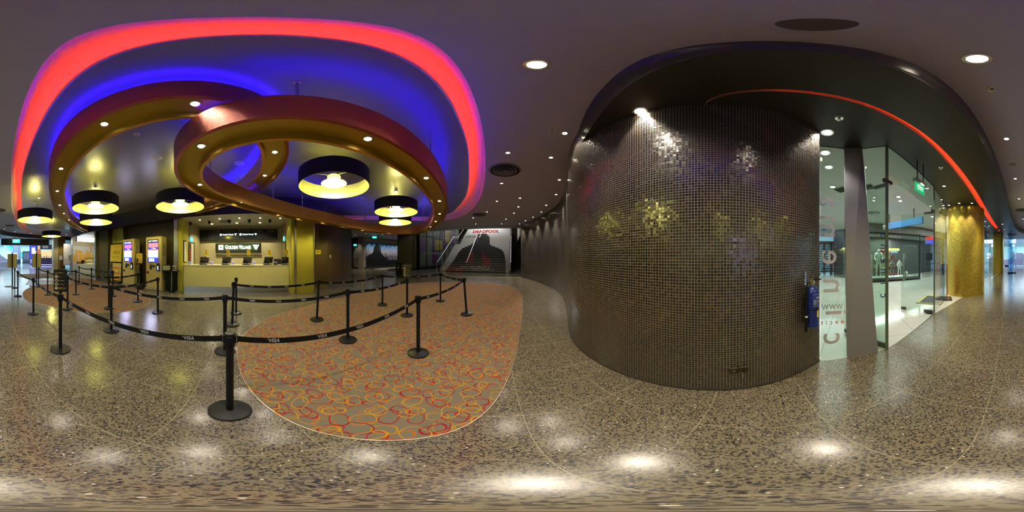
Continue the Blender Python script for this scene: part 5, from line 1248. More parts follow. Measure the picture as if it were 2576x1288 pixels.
M_MAN = mat('figure_white', (.62,.63,.58), .4, noise=.25, nscale=8); M_MAN2 = mat('figure_grey', (.18,.17,.15), .5, noise=.3, nscale=8)
def behind(x, dd, z=.24):
    a = az(x); d = Vector((math.sin(a), math.cos(a), 0)); p, q = Vector((*S[1],0)), Vector((*S[2],0)); e = q-p; tt = (p.x*e.y-p.y*e.x)/(d.x*e.y-d.y*e.x); w_ = d*tt + nn_*dd; w_.z = z; return w_
mannequin(behind(2233,.65), -2.0, 1.02, M_MAN, 'pale standing display figure in the middle of the lit shop window')
mannequin(behind(2201,.7,.5), -2.2, .95, M_MAN2, 'darker display figure at the left end of the lit shop window')
mannequin(behind(2262,.5), -2.1, .60, M_MAN2, 'small dark display figure right of the pale one in the shop window'); mannequin(behind(2284,.6), -2.1, .62, M_MAN, 'small pale display figure at the right part of the shop window')
mannequin(behind(2235,.35), -1.9, .42, M_MAN, 'smallest pale display figure in front of the tall one in the shop window')
o = MB(); o.lathe([(.0,0),(.12,.02),(.15,.12),(.13,.22),(.06,.28),(.0,.29)], n=24); q = o.build('helmet', M_MAN, None, loc=behind(2297,.5,.242)); tag(q, 'round pale helmet on the shop window floor at the right', 'helmet')
r2 = thing('storage_boxes', 'pale stacked boxes standing behind the left figure in the shop window', 'boxes', behind(2219,1.0)); 
for k in range(3): b = MB(); b.box((0,0,.24+k*.46), (.36,.36,.44), bev=.01); b.build('box', mat('box_sand', (.42,.40,.25), .6), r2)
r2 = thing('shop_shelf', 'dark red stocked shelf inside the shop behind the window', 'shelf', behind(2302,2.0,0)); rr = -.33
for z in (.3,.8,1.3,1.8): b = MB(); b.box((0,0,z), (.4,1.5,.04), rz=rr); b.build('shelf', mat('shelf_red', (.30,.03,.02), .5), r2)
for z in (.36,.86,1.36,1.86):
    b = MB()
    for k in range(9): b.box((.0,-.6+k*.15,z+.08), (.2,.12,.1+.1*((k*5) % 3)), rz=0)
    b.build('stock', mat('stock_mix', (.22,.20,.12), .6, noise=.6, nscale=14), r2)
r2 = thing('neon_sign', 'small yellow and blue lit sign hanging inside the shop window', 'lit sign', behind(2281,.9,1.98)); b = MB(); b.box((0,0,0), (.03,.75,.16), rz=-.33); b.build('upper_tube', glow('neon_yellow', (.75,.8,.2), 1.5), r2); b = MB(); b.box((0,0,-.16), (.03,.5,.10), rz=-.33); b.build('lower_tube', glow('neon_blue', (.25,.6,.8), 1.2), r2)
b = MB(); b.cyl((0,.2,.06),(0,.2,.95), .008, 6); b.cyl((0,-.2,.06),(0,-.2,.95), .008, 6); b.build('wire', M_BLACK, r2)
r2 = thing('red_banner', 'narrow red hanging banner in the shop window right of the pale figure', 'banner', behind(2259,1.2,1.7)); b = MB(); b.box((0,0,0), (.02,.26,.5), rz=-.33); b.build('cloth', mat('banner_red', (.45,.03,.02), .6), r2)
b = MB(); b.cyl((0,0,.25),(0,0,1.25), .006, 6); b.build('cord', M_BLACK, r2)
# gate of bars, coloured shop sign
r2 = thing('security_gate', 'black barred security gate closing the shop entrance across the corridor', 'gate', (*S[2],0)); O2 = Vector(r2.location)
b = MB(); p, q = Vector((*S[2],0)).lerp(Vector((*S[3],0)),.06), Vector((*S[2],0)).lerp(Vector((*S[3],0)),.94)
for k in range(1,16): w_ = p.lerp(q, k/16) - O2; b.cyl((w_.x,w_.y,.03),(w_.x,w_.y,2.5), .018, 6)
b.build('bars', M_BLACK, r2)
b = MB()
for z in (.5,1.0,1.75,2.3): b.tube([p-O2+Vector((0,0,z)), q-O2+Vector((0,0,z))], .022, 6)
b.build('cross_rails', M_BLACK, r2)
w_ = p.lerp(q,.35)-O2; b = MB(); b.box((w_.x,w_.y,1.5), (.03,.7,.5), rz=-.05); b.build('lock_plate', M_BLACK, r2)
r2 = thing('shop_sign', 'red over blue lit shop sign projecting above the barred gate', 'shop sign', (6.1,-9.3,2.62), -.1)
b = MB(); b.box((0,0,.14), (.62,.16,.22), bev=.02); b.build('red_box', glow('sign_red', (.8,.05,.03), 1.0), r2); b = MB(); b.box((0,0,-.10), (.62,.16,.24), bev=.02); b.build('blue_box', glow('sign_blue', (.05,.09,.8), 1.0), r2); b = MB(); b.cyl((0,0,.25),(0,0,.30), .02, 8); b.box((.3,0,.0), (.3,.05,.05)); b.build('bracket', M_BLACK, r2)
# hanging blue direction sign
r2 = thing('direction_sign', 'long blue hanging direction sign reading L2 behind the glass doors', 'direction sign', (4.75,-5.03,2.93))
b = MB(); b.box((.30,0,0), (1.85,.10,.27), bev=.004) if False else b.box((-.20,0,0), (1.9,.10,.28), bev=.004); b.build('panel', mat('sign_cyan', (.02,.15,.36), .4, emit=(.02,.18,.42), es=.35), r2)
b = MB(); b.box((.93,0,0), (.36,.104,.284), bev=.004); b.build('end_panel', mat('sign_navy', (.012,.02,.09), .4, emit=(.012,.02,.1), es=.3), r2)
t = MB(); F = frame_at((0,.054,0),(0,1,0)); t.text('L2', .20, F @ Matrix.Translation((-.93,0,0)), ext=.0005); t.build('lettering', M_LETW, r2, smooth=0)
t = MB(); t.text('H', .20, F @ Matrix.Translation((-.58,0,.0)), ext=.0005); t.build('dim_letter', mat('sign_letter_dim', (.02,.08,.20), .4), r2, smooth=0)
for x in (.72,-.72): b = MB(); b.cyl((x,0,.14),(x,0,.557), .018, 8); b.build('hanger', M_BLACKP, r2)
# ceiling lamps and vents of the corridor
DW = downlight(.09, M_WHITE); first_w = True
for i, (x, y) in enumerate([(2076,384),(2085,420),(2260,495),(2265,505),(2345,545),(2353,561),(2095,470)]):
    p = at(x, y, HS-.014)
    lab = 'white downlight in the shop corridor ceiling behind the glass, %s nearest' % ORD[i]
    if i == 0: DW.location = p; tag(DW, lab, 'downlight', 'white corridor downlights')
    else: dup(DW, p, 0, lab)
diffuser(at(2197,535,HS-.012), .3, 'round air diffuser in the corridor ceiling behind the grey panel', mat('vent_white', (.5,.52,.5), .5))
for i, (x, y, l) in enumerate([(2117,477,'dark square vent in the corridor ceiling left of the grey leaning panel'),(2183,470,'dark square vent in the corridor ceiling right of the grey leaning panel'),(2072,578,'dark square vent in the corridor ceiling near the blue lit shelves')]):
    r2 = thing('ceiling_vent', l, 'ceiling vent', at(x,y,HS-.013), .5); b = MB(); b.box((0,0,-.006), (.36,.36,.012)); b.build('frame', mat('vent_white', (.5,.52,.5), .5), r2)
    b = MB()
    for k in range(8): b.box((0,-.14+k*.04,-.014), (.31,.026,.006))
    b.build('slats', M_DARKV, r2)
# shelves of a far shop seen through the left pane
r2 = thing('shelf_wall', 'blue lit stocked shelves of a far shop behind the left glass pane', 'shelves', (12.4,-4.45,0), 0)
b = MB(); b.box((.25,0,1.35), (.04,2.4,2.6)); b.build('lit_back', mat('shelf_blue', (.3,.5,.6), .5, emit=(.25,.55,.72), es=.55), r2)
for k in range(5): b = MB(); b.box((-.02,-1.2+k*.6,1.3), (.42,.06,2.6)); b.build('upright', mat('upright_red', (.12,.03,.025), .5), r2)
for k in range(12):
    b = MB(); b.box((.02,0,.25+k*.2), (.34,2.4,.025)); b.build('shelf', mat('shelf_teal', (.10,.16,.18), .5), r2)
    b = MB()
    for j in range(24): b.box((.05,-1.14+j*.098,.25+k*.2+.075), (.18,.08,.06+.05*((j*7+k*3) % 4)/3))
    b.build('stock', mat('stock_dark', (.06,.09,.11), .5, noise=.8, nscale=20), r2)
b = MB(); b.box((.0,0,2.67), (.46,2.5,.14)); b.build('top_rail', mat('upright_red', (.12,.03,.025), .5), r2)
b = MB(); b.quad((13.1,-2.2,0),(13.1,-7,0),(13.1,-7,3.5),(13.1,-2.2,3.5)); struct('wall_far_shop', b, mat('pale_blue_wall', (.45,.58,.66), .5, emit=(.3,.6,.8), es=.5), smooth=0)  # wall glows by itself, the far shop's light put into its colour
area((6.2,-3.0,3.40), 150, 5, 4, (.95,1,.93)); area((5.0,-9.0,3.40), 110, 2.4, 5, (.95,1,.96)); area((9.5,-3.4,3.4), 90, 4, 3, (.85,.97,1))
area((3.6,-2.2,3.42), 45, 1.6, 2.4, (.95,1,.95)); area((8.2,-7.2,2.85), 240, .8, 3.0, (.95,1,.95)); area((7.6,-10.5,2.85), 60, 1, 3, (.95,1,.95))  # first lamp added to raise floor bounce onto the ceiling by the doors
# small sign stand and mat beside the near gold column
r2 = thing('sign_stand', 'thin orange edged board stand seen edge on beside the near gold column', 'sign stand', at(2382,752), .52)
b = MB(); b.box((0,0,.02), (.34,.5,.04), bev=.006); b.build('base', M_BLACK, r2); b = MB(); b.box((0,0,.66), (.022,.46,1.22), bev=.006); b.build('board', M_BLACKP, r2); b = MB(); b.box((.0,0,.66), (.02,.50,1.25), bev=.008); b.build('orange_edge', mat('orange_edge', (.6,.2,.04), .5), r2); b = MB(); b.box((-.019,0,.7), (.002,.40,1.0)); b.build('notice', mat('stand_notice', (.5,.12,.05), .5), r2)
r2 = thing('floor_mat', 'black floor mat with yellow border just outside the glass by the gold column', 'floor mat', (2.98,-4.75,.003), .3); b = MB(); b.box((0,0,.006), (.8,1.1,.012)); b.build('mat', M_BLACK, r2)
b = MB()
for s in (-1,1): b.box((s*.36,0,.0135), (.05,1.06,.003)); b.box((0,s*.51,.0135), (.76,.05,.003))
b.build('yellow_border', mat('mat_yellow', (.6,.45,.04), .5), r2)
# folded glass doors by the far column
for i, x in enumerate((2541,2544,2548,2552,2555)):
    p = at(x, 687.5); r2 = thing('glass_door_leaf', 'folded frameless glass door leaf by the far gold column, %s from the column' % ORD[i], 'glass door', (p.x,p.y,0), 1.2 + .12*i, 'folded glass door leaves')
    b = MB(); b.box((0,0,1.75), (.9,.012,3.3)); b.build('glass', mk_glass('blue_glass', (.70,.84,.93)) if i == 0 else MATS['blue_glass'], r2); b = MB(); b.box((0,0,.06), (.9,.04,.11), bev=.004); b.build('shoe', M_BLACK, r2); b = MB(); b.box((0,0,3.43), (.9,.04,.10), bev=.004); b.build('top_rail', M_FIT, r2)

# ------------------------------------------------------------------ fire extinguisher and sockets on the mosaic wall
t_, p, n = wall_at(2027); c = p + n*.095; rz = math.atan2(n.y, n.x)
r = thing('fire_extinguisher', 'blue fire extinguisher with yellow tag hung on the mosaic wall', 'fire extinguisher', (c.x,c.y,.735), rz)
M_EXT = mat('extinguisher_blue', (.008,.022,.20), .25, noise=.05)
b = MB(); b.lathe([(.0,.012),(.055,.0),(.068,.006),(.071,.02),(.071,.055),(.069,.06),(.071,.065),(.071,.405),(.066,.44),(.05,.468),(.028,.485),(.022,.492),(.0,.495)], n=32); b.build('cylinder', M_EXT, r)
b = MB(); b.lathe([(.0715,.213),(.074,.216),(.074,.232),(.0715,.235)], n=32, close=False); b.build('strap', M_BLACKP, r)
b = MB(); b.lathe([(.022,.488),(.024,.515),(.016,.522),(.016,.55),(.0,.555)], n=14); b.cyl((0,0,.525),(0,-.045,.530),.011,8); b.build('valve', mat('brass', (.35,.25,.08), .35, .8), r)
b = MB(); b.tube([(.0,.02,.548),(.03,.075,.556),(.035,.11,.548)], .009, 6); b.tube([(.0,.02,.556),(.03,.07,.59),(.035,.10,.615)], .008, 6); b.build('lever', M_BLACKP, r)
b = MB(); b.lathe([(.0,0),(.018,.0),(.018,.014),(.0,.016)], n=16, M=Matrix.Translation((.016,0,.528)) @ Matrix.Rotation(PI/2,4,'Y')); b.build('gauge', M_CHROME, r)
b = MB(); b.tube([(0,-.04,.53),(0,-.075,.52),(0,-.092,.47),(0,-.095,.35),(0,-.095,.10),(0,-.095,.02)], .011, 8); b.cyl((0,-.095,.10),(0,-.095,-.045),.016,10,.020); b.build('hose', M_BLACKP, r)
b = MB(); b.cyl((0,-.095,.135),(0,-.095,.155),.017,10); b.build('hose_clip', mat('clip_pale', (.6,.58,.5), .5), r)
def wrap(z0, z1, a0, a1, m, nm, rr=.0718):
    b = MB(); N = 10; A = [Vector((rr*math.cos(a0+(a1-a0)*i/N), rr*math.sin(a0+(a1-a0)*i/N), z0)) for i in range(N+1)]; b.strip(A, [v + Vector((0,0,z1-z0)) for v in A]); return b.build(nm, m, r)
wrap(.262,.40,-.75,.75,mat('label_blue', (.012,.035,.22), .5),'label')
b = MB()
def arc_line(z, a0, a1, h_, rr=.0722): N = 8; A = [Vector((rr*math.cos(a0+(a1-a0)*i/N), rr*math.sin(a0+(a1-a0)*i/N), z)) for i in range(N+1)]; b.strip(A, [v + Vector((0,0,h_)) for v in A])
arc_line(.262,-.75,.75,.0025); arc_line(.398,-.75,.75,.0025); arc_line(.350,-.15,.65,.016)
for k in range(5): arc_line(.285+k*.012,-.68,-.1,.004)
for k in range(3): arc_line(.30,.12+k*.2,.22+k*.2,.028)
b.build('label_print', mat('label_print', (.55,.58,.6), .6), r)
wrap(.125,.205,-.05,.62,mat('tag_yellow', (.75,.65,.03), .5),'yellow_tag'); b = MB()
for k in range(4): arc_line(.14+k*.014,.02,.45,.003)
b.build('tag_print', M_INKD, r)
b = MB(); b.box((-.085,-.02,.56), (.006,.03,.16)); b.box((-.06,-.02,.52), (.05,.02,.006)); b.build('wall_bracket', M_STEEL, r)
for i, x in enumerate((1845,1870)):
    t_, p, n = wall_at(x); z = .33 if i == 0 else .335; r = thing('wall_socket', ['bronze cover plate with a round key hole low on the mosaic wall','bronze cover plate with a dark lever low on the mosaic wall, right of another'][i], 'cover plate', (p.x+n.x*.005,p.y+n.y*.005,z), math.atan2(n.y,n.x), 'bronze plates low on the mosaic wall')
    b = MB(); b.box((.004,0,0), (.010,.084,.084), bev=.004); b.build('plate', mat('bronze_plate', (.09,.065,.035), .3, .8), r)
    b = MB(); 
    if i == 0: b.lathe([(.014,0),(.015,.004),(.010,.006),(.009,.002)], n=20, M=Matrix.Translation((.009,0,0)) @ Matrix.Rotation(PI/2,4,'Y'), close=False); b.box((.012,0,0), (.004,.004,.012)); b.build('key_hole', M_CHROME, r)
    else: b.box((.014,0,-.005), (.016,.022,.04), bev=.004); b.build('lever', M_BLACKP, r)
    b = MB(); b.box((.010,0,.039), (.004,.084,.005)); b.build('top_edge', M_CHROME, r)
t_, p, n = wall_at(1868); b = MB(); b.tube([(0,0,.06),(.004,.005,.03),(.002,-.004,.0),(.003,.004,-.03)], .006, 6); o = b.build('tape_scrap', mat('clear_tape', (.25,.23,.17), .25), None, loc=(p.x+n.x*.007,p.y+n.y*.007,.235)); tag(o, 'crumpled strip of clear tape under the right bronze plate', 'tape')
# ------------------------------------------------------------------ staircase with printed risers
M_TREAD = mat('stair_stone', (.30,.285,.24), .4); M_RISEW = mat('riser_white', (.52,.51,.49), .5, noise=.04); M_RISED = mat('riser_dark', (.012,.012,.011), .45); M_RISER = mat('riser_red', (.16,.008,.008), .45); M_STRING = mat('stair_side', (.03,.03,.028), .5)
XL, XR, Y0 = -7.0, -.25, 14.75
N1, r1, g1 = 18, .167, .255
Yl = Y0 + g1*(N1-1); Zl = N1*r1; Y2 = Yl + 1.9; N2, r2_, g2 = 17, .168, .26; XL2, XR2 = -7.0, -.25
root = thing('staircase', 'wide stone staircase with a printed film advert across its risers', 'staircase', (0,0,0))
b = MB()
for k in range(N1): b.box(((XL+XR)/2, (Y0+g1*k + Yl+g1)/2, r1*(k+.5)), (XR-XL, Yl+g1-(Y0+g1*k), r1 - .001))
b.box(((XL+XR)/2, (Yl+Y2)/2+.2, Zl-.1), (XR-XL, Y2-Yl+.4, .2)); b.build('lower_flight', M_TREAD, root, smooth=0)
b = MB()
for k in range(N2): b.box(((XL2+XR2)/2, (Y2+g2*k + Y2+g2*N2)/2, Zl + r2_*(k+.5)), (XR2-XL2, g2*(N2-k), r2_-.001))
b.box(((XL2+XR2)/2, Y2+g2*N2+.7, Zl+r2_*N2-.1), (XR2-XL2, 1.4, .2)); b.build('upper_flight', M_TREAD, root, smooth=0)
RISERS = [(Y0+g1*k, r1*k, r1*(k+1)) for k in range(N1)] + [(Y2+g2*k, Zl+r2_*k, Zl+r2_*(k+1)) for k in range(N2)]
def pix_band(z0, z1, Y):
    """image row of a riser's middle, at the middle of the stairs"""
    return 644 - math.degrees(math.atan2((z0+z1)/2 - EYE, Y*1.03)) / 180 * 1288
# artwork: interval tables in photo rows -> photo columns: (row, left, right)
BODY = [(687,1119,1272),(676,1126,1272),(668,1132,1272),(660,1138,1272),(652,1143,1271),(645,1148,1270),(637,1152,1268),(630,1158,1264),(624,1164,1252),(620,1174,1240),(616,1184,1232),(612,1190,1232),(606,1196,1232),(600,1196,1232),(594,1199,1229),(590,1204,1224),(588,1210,1218)]
REDP = [(668,1170,1178),(660,1172,1190),(652,1174,1192),(645,1178,1192),(637,1182,1190),(630,1186,1189)]; REDQ = [(672,1214,1236),(664,1213,1236),(654,1213,1234),(640,1212,1216),(632,1211,1215)]
def interp(T, y):
    if y > T[0][0] or y < T[-1][0]: return None
    for a, c in zip(T, T[1:]):
        if c[0] <= y <= a[0]:
            u = (a[0]-y)/max(a[0]-c[0],1e-6); return a[1]+(c[1]-a[1])*u, a[2]+(c[2]-a[2])*u
w_, d_, rd = MB(), MB(), MB()
for Y, z0, z1 in RISERS:
    y = pix_band(z0, z1, Y); tx = lambda c: math.tan(az(c)) * Y
    w_.box(((XL+XR)/2+.0, Y-.004, (z0+z1)/2), (XR-XL-.02, .008, z1-z0-.012))
    body = interp(BODY, y)
    if body:
        l, r = max(tx(body[0]), XL+.02), min(tx(body[1]), XR-.02); d_.box(((l+r)/2, Y-.0095, (z0+z1)/2), (r-l, .003, z1-z0-.014))
    for T in (REDP, REDQ):
        q = interp(T, y)
        if q: rd.box(((tx(q[0])+tx(q[1]))/2, Y-.0122, (z0+z1)/2), (tx(q[1])-tx(q[0]), .002, z1-z0-.016))
    if z0 < r1*2.5:
        l, r = tx(body[0]) if body else XL, tx(body[1]) if body else XR
        if z0 < r1*2.5: rd.box((l+(r-l)*.16, Y-.0122, (z0+z1)/2), ((r-l)*.3, .002, z1-z0-.016))
        else: rd.box((l+(r-l)*.5, Y-.0122, (z0+z1)/2), ((r-l)*.92*(1 if y < 592 else .5), .002, z1-z0-.016))
w_.build('riser_print', M_RISEW, root, smooth=0); d_.build('dark_print', M_RISED, root, smooth=0); rd.build('red_print', M_RISER, root, smooth=0)
def stair_text(body, cx, cyy, hpx, m, nm, wpx, shear=0.0, bold=.03):
    """lettering cut at the risers, each slice lying on its own riser"""
    t = MB(); t.text(body, 1.0, Matrix(), shear=shear, bold=bold, ext=0, res=2)
    xs = [v.x for v in t.v]; ys = [v.y for v in t.v]
    u0 = math.tan(az(cx)); v0 = math.tan(el(cyy)) / math.cos(az(cx)); W_ = math.tan(az(cx+wpx/2)) - math.tan(az(cx-wpx/2)); H_ = hpx/1288*PI / math.cos(az(cx))
    sx, sy = W_/(max(xs)-min(xs)), H_/(max(ys)-min(ys)); mx, my = (max(xs)+min(xs))/2, (max(ys)+min(ys))/2
    me = bpy.data.meshes.new('t'); me.from_pydata([((v.x-mx)*sx + u0, 0, (v.y-my)*sy + v0) for v in t.v], [], t.f); bm = bmesh.new(); bm.from_mesh(me); bpy.data.meshes.remove(me)
    bmesh.ops.remove_doubles(bm, verts=bm.verts, dist=1e-7)
    out = MB()
    for i, (Y, z0, z1) in enumerate(RISERS):
        lo = (z0-EYE)/(RISERS[i-1][0] if i and z0 > EYE else Y); hi = (z1-EYE)/Y
        c = bm.copy()
        for co, no in (((0,0,lo),(0,0,-1)),((0,0,hi),(0,0,1))):
            bmesh.ops.bisect_plane(c, geom=c.verts[:]+c.edges[:]+c.faces[:], plane_co=co, plane_no=no, clear_outer=True, dist=1e-7)
        c.verts.index_update()
        if c.faces: out.add([(v.co.x*Y, Y-.0145, EYE + v.co.z*Y) for v in c.verts], [tuple(v.index for v in f.verts) for f in c.faces])
        c.free()
    bm.free()
    if out.f: out.build(nm, m, root, smooth=0)
stair_text('DEADPOOL', 1222, 582, 8.2, mat('print_crimson', (.26,.006,.008), .5), 'title_lettering', 66, .12, .05)
stair_text('JUSTICE HAS\nA NEW FACE.', 1185, 595, 6, mat('print_black', (.015,.015,.015), .5), 'slogan_lettering', 26, .1, .03)
stair_text('SPECIAL SNEAKS FEBRUARY 10', 1194, 671.5, 4.6, mat('print_pale', (.42,.41,.38), .5), 'date_lettering', 74, 0, .03)
stair_text('CINEMAS FEBRUARY 11', 1212, 677.3, 4.6, mat('print_pale', (.42,.41,.38), .5), 'date_lettering', 56, 0, .03)
stair_text('IN', 1149, 677.3, 3.6, mat('print_pale', (.42,.41,.38), .5), 'date_lettering', 5, 0, .03); stair_text('GOLDEN VILLAGE', 1167, 677.3, 4, mat('print_gold', (.40,.28,.06), .5), 'cinema_lettering', 29, 0, .02)
# stringers and rails
b = MB(); b.box((XL-.12,(Y0+Yl)/2+.3,1.2), (.2,Yl-Y0+.4,.02)) 
bs = MB()
for X in (XL-.03, XR+.06):
    bs.add([(X-.05,Y0-.1,0),(X-.05,Yl+.2,0),(X-.05,Yl+.2,Zl+.1),(X-.05,Y0-.1,.25),(X+.05,Y0-.1,0),(X+.05,Yl+.2,0),(X+.05,Yl+.2,Zl+.1),(X+.05,Y0-.1,.25)], [(0,3,2,1),(4,5,6,7),(0,1,5,4),(1,2,6,5),(2,3,7,6),(3,0,4,7)])
    bs.add([(X-.05,Yl,Zl-.2),(X-.05,Y2+g2*N2,Zl-.2),(X-.05,Y2+g2*N2,Zl+N2*r2_+.1),(X-.05,Y2,Zl+.15),(X-.05,Yl,Zl+.15),(X+.05,Yl,Zl-.2),(X+.05,Y2+g2*N2,Zl-.2),(X+.05,Y2+g2*N2,Zl+N2*r2_+.1),(X+.05,Y2,Zl+.15),(X+.05,Yl,Zl+.15)], [(0,4,3,2,1),(5,6,7,8,9),(0,1,6,5),(1,2,7,6),(2,3,8,7),(3,4,9,8),(4,0,5,9)])
bs.build('side_stringer', M_STRING, root, smooth=0)
def rail(X, lab, cc):
    r = thing('stair_handrail', lab, 'handrail', (X,Y0-.35,0)); y = lambda Y: Y-(Y0-.35)
    pts = [(0,y(Y0-.35),.98),(0,y(Y0-.1),1.02),(0,y(Yl),Zl+.95),(0,y(Yl+1.6),Zl+.98),(0,y(Y2+g2*N2),Zl+N2*r2_+.95)]
    b = MB(); b.tube(pts, .030, 10); b.build('rail', mat('rail_satin', (.40,.39,.37), .42, 1.0), r)
    for k, Y in enumerate((Y0-.33, Y0+g1*3.5, Y0+g1*8.5, Y0+g1*13.5, Yl+.3)):
        kk = max(0, int((Y-Y0)/g1)+1) if Y > Y0 else 0; z0 = kk*r1; b = MB(); zt = .98 if Y < Y0 else 1.02 + (Y-Y0+.1)*(Zl+.95-1.02)/(Yl-Y0+.1)
        b.cyl((0,y(Y),min(z0,Zl)+.004),(0,y(Y),zt), .022, 8); b.build('post', M_CHROME, r)
    b = MB(); b.lathe([(.0,-.05),(.045,-.03),(.055,0),(.045,.03),(.0,.05)], (0,y(Y0-.35),.98), 14); b.build('end_ball', M_CHROME, r)
rail(-7.16,'chrome handrail along the left side of the printed staircase',0); rail((XL+XR)/2+.35 - .9,'chrome handrail up the middle of the printed staircase',1); rail(-.10,'chrome handrail along the right side of the printed staircase',2)
# walls round the stair hall
M_HALL = mat('hall_dark', (.03,.028,.024), .5)
b = MB(); b.quad((-22,28,0),(8,28,0),(8,28,8),(-22,28,8)); struct('wall_stair_back', b, mat('hall_back', (.10,.05,.02), .5), smooth=0)
b = MB(); b.quad((2.6,12.6,0),(2.6,28,0),(2.6,28,8),(2.6,12.6,8)); struct('wall_stair_right', b, mat('hall_blue', (.012,.016,.024), .5), smooth=0)
b = MB(); b.box((1.4,22,5.0), (1.2,10,2.6)); struct('wall_landing_right', b, mat('landing_cream', (.30,.27,.2), .5), smooth=0)
b = MB(); b.quad((-10,13.4,3.85),(1.0,13.4,3.85),(1.0,13.4,4.6),(-10,13.4,4.6)); struct('wall_stair_head', b, M_CEIL, smooth=0)
b = MB(); b.box((-4.4,12.2,HC-.012), (10.6,.05,.024)); struct('trim_16', b, mat('groove_pale', (.45,.42,.38), .5), smooth=0)
b = MB(); b.quad((-22,13.4,8),(8,13.4,8),(8,28,8),(-22,28,8)); struct('ceiling_stair_hall', b, M_HALL, smooth=0)
# tall glass wall of posters left of the stairs, and the dark column
M_POSTG = mat('smoked_glass_panel', (.055,.065,.055), .22, noise=.1); M_PUR = mat('poster_purple', (.045,.012,.06), .4, noise=.5, nscale=2); M_PYEL = mat('poster_mustard', (.13,.11,.01), .4, noise=.5, nscale=2); M_PWH = mat('poster_pale', (.06,.07,.06), .35, noise=.5, nscale=2)
r = thing('poster_wall', 'dark glazed wall with purple and yellow posters left of the staircase', 'poster wall', (-9.0,15.6,0)); 
a_, b_ = Vector((-9.7,15.2,0)), Vector((-7.6,22.6,0)); dd = (b_-a_).normalized(); nn = Vector((dd.y,-dd.x,0)); O = Vector(r.location)
def wq(u0,u1,z0,z1,off): A, B_ = a_+dd*u0+nn*off-O, a_+dd*u1+nn*off-O; return [(A.x,A.y,z0),(B_.x,B_.y,z0),(B_.x,B_.y,z1),(A.x,A.y,z1)]
Lw = (b_-a_).length
b = MB(); b.quad(*wq(0,Lw,.35,5.5,0)); b.build('glazing', M_POSTG, r, smooth=0)
b = MB(); b.quad(*wq(0,Lw,0,.35,.02)); b.build('plinth', M_BLACK, r, smooth=0)
for k, (u0,u1,z0,z1,m) in enumerate([(.2,.95,.5,1.75,M_PWH),(1.2,2.0,.5,1.75,M_PWH),(2.1,3.0,.6,1.8,M_PUR),(.1,.9,1.9,3.6,M_PUR),(1.2,2.1,1.9,3.7,M_PWH),(2.2,2.9,2.0,3.4,M_PUR),(2.5,3.9,2.3,3.5,M_PYEL),(3.9,4.8,2.5,4.6,M_PUR),(4.4,5.6,3.4,5.0,M_PYEL),(5.6,6.5,3.0,4.9,M_PUR),(1.2,3.4,3.9,5.2,M_PWH),(3.0,3.7,.5,1.8,M_PWH)]):
    b = MB(); b.quad(*wq(u0,u1,z0,z1,.012+k*.0015)); b.build('poster', m, r, smooth=0)
for u in (0,1.1,2.15,3.4,4.3,5.4,6.5,7.6): b = MB(); q = wq(u,u,0,5.5,.02); b.tube([q[0],q[3]], .03, 6); b.build('mullion', M_BLACK, r)
for z in (1.85,3.8): b = MB(); q = wq(0,Lw,z,z,.02); b.tube([q[0],q[1]], .025, 6); b.build('rail', M_BLACK, r)
M_OLIVE = mat('olive_glass', (.07,.068,.022), .25, noise=.1)
b = MB(); CPT = [(-10.95,13.0),(-9.97,14.5),(-10.2,16.0),(-12.4,15.5)]; b.prism(CPT, .25, HC+.6); o = struct('pillar_dark', b, M_OLIVE, smooth=0)
b = MB(); b.prism([(x*.998,y*.998) for x,y in CPT], 0, .25); b.build('plinth', M_BLACK, o, smooth=0)
b = MB(); q0, q1 = Vector((-10.95,13.0,0)), Vector((-9.97,14.5,0))
for z in (.3,1.95,3.75): b.tube([q0+Vector((0,-.01,z)), q1+Vector((0,-.01,z))], .018, 6)
for w in (q0,q1): b.cyl((w.x,w.y,.0),(w.x,w.y,4.2), .05, 8)
b.build('frame', M_BLACK, o)
for i, (x, y) in enumerate(((1000.5,691.5),(1011.5,693))):
    p = at(x, y); r = thing('litter_bin', ['black litter bin at the foot of the dark column, left one','black litter bin at the dark column, partly behind the icon board'][i], 'litter bin', p, .9, 'litter bins at the dark column')
    b = MB(); b.box((0,0,.52), (.32,.4,1.02), bev=.03); b.build('body', M_BLACK, r); b = MB(); b.box((0,-.202,.80), (.26,.004,.02)); b.box((0,-.202,.60), (.14,.004,.12)); b.build('label', mat('bin_label', (.22,.23,.18), .5), r); b = MB(); b.box((0,-.18,.90), (.24,.08,.10), bev=.01); b.build('slot_hood', M_BLACKP, r)

# ------------------------------------------------------------------ corridor with the big mural
XM = -15.1
b = MB(); b.quad((XM-.06,11.7,0),(XM-.06,22,0),(XM-.06,22,HC),(XM-.06,11.7,HC)); struct('wall_mural', b, mat('warm_grey_wall', (.40,.36,.28), .55), smooth=0)
b = MB(); b.box((-15.6,11.7,1.92), (1.0,.12,3.85)); struct('wall_mural_return', b, mat('return_wall', (.36,.31,.23), .55), smooth=0)
b = MB(); b.quad((-17.2,9.5,0),(-17.2,11.7,0),(-17.2,11.7,HC),(-17.2,9.5,HC)); b.quad((-17.2,11.65,2.75),(-16.1,11.65,2.75),(-16.1,11.65,HC),(-17.2,11.65,HC)); struct('wall_lobby_end', b, mat('dark_reveal', (.035,.03,.024), .6), smooth=0)
b = MB(); b.quad((-22,22,0),(-9.9,22,0),(-9.9,22,HC),(-22,22,HC)); struct('wall_corridor_end', b, mat('corridor_end', (.40,.36,.34), .6), smooth=0)
b = MB(); b.box((XM+.0,16.9,.09), (.04,10.3,.18)); struct('baseboard_mural', b, mat('base_brown', (.05,.04,.03), .4), smooth=0)
d = MB(); d.box((-16.55,11.66,1.3), (1.05,.05,2.58)); o = tag(d.build('door_6', mat('door_grey', (.33,.32,.28), .45)), kind='structure')
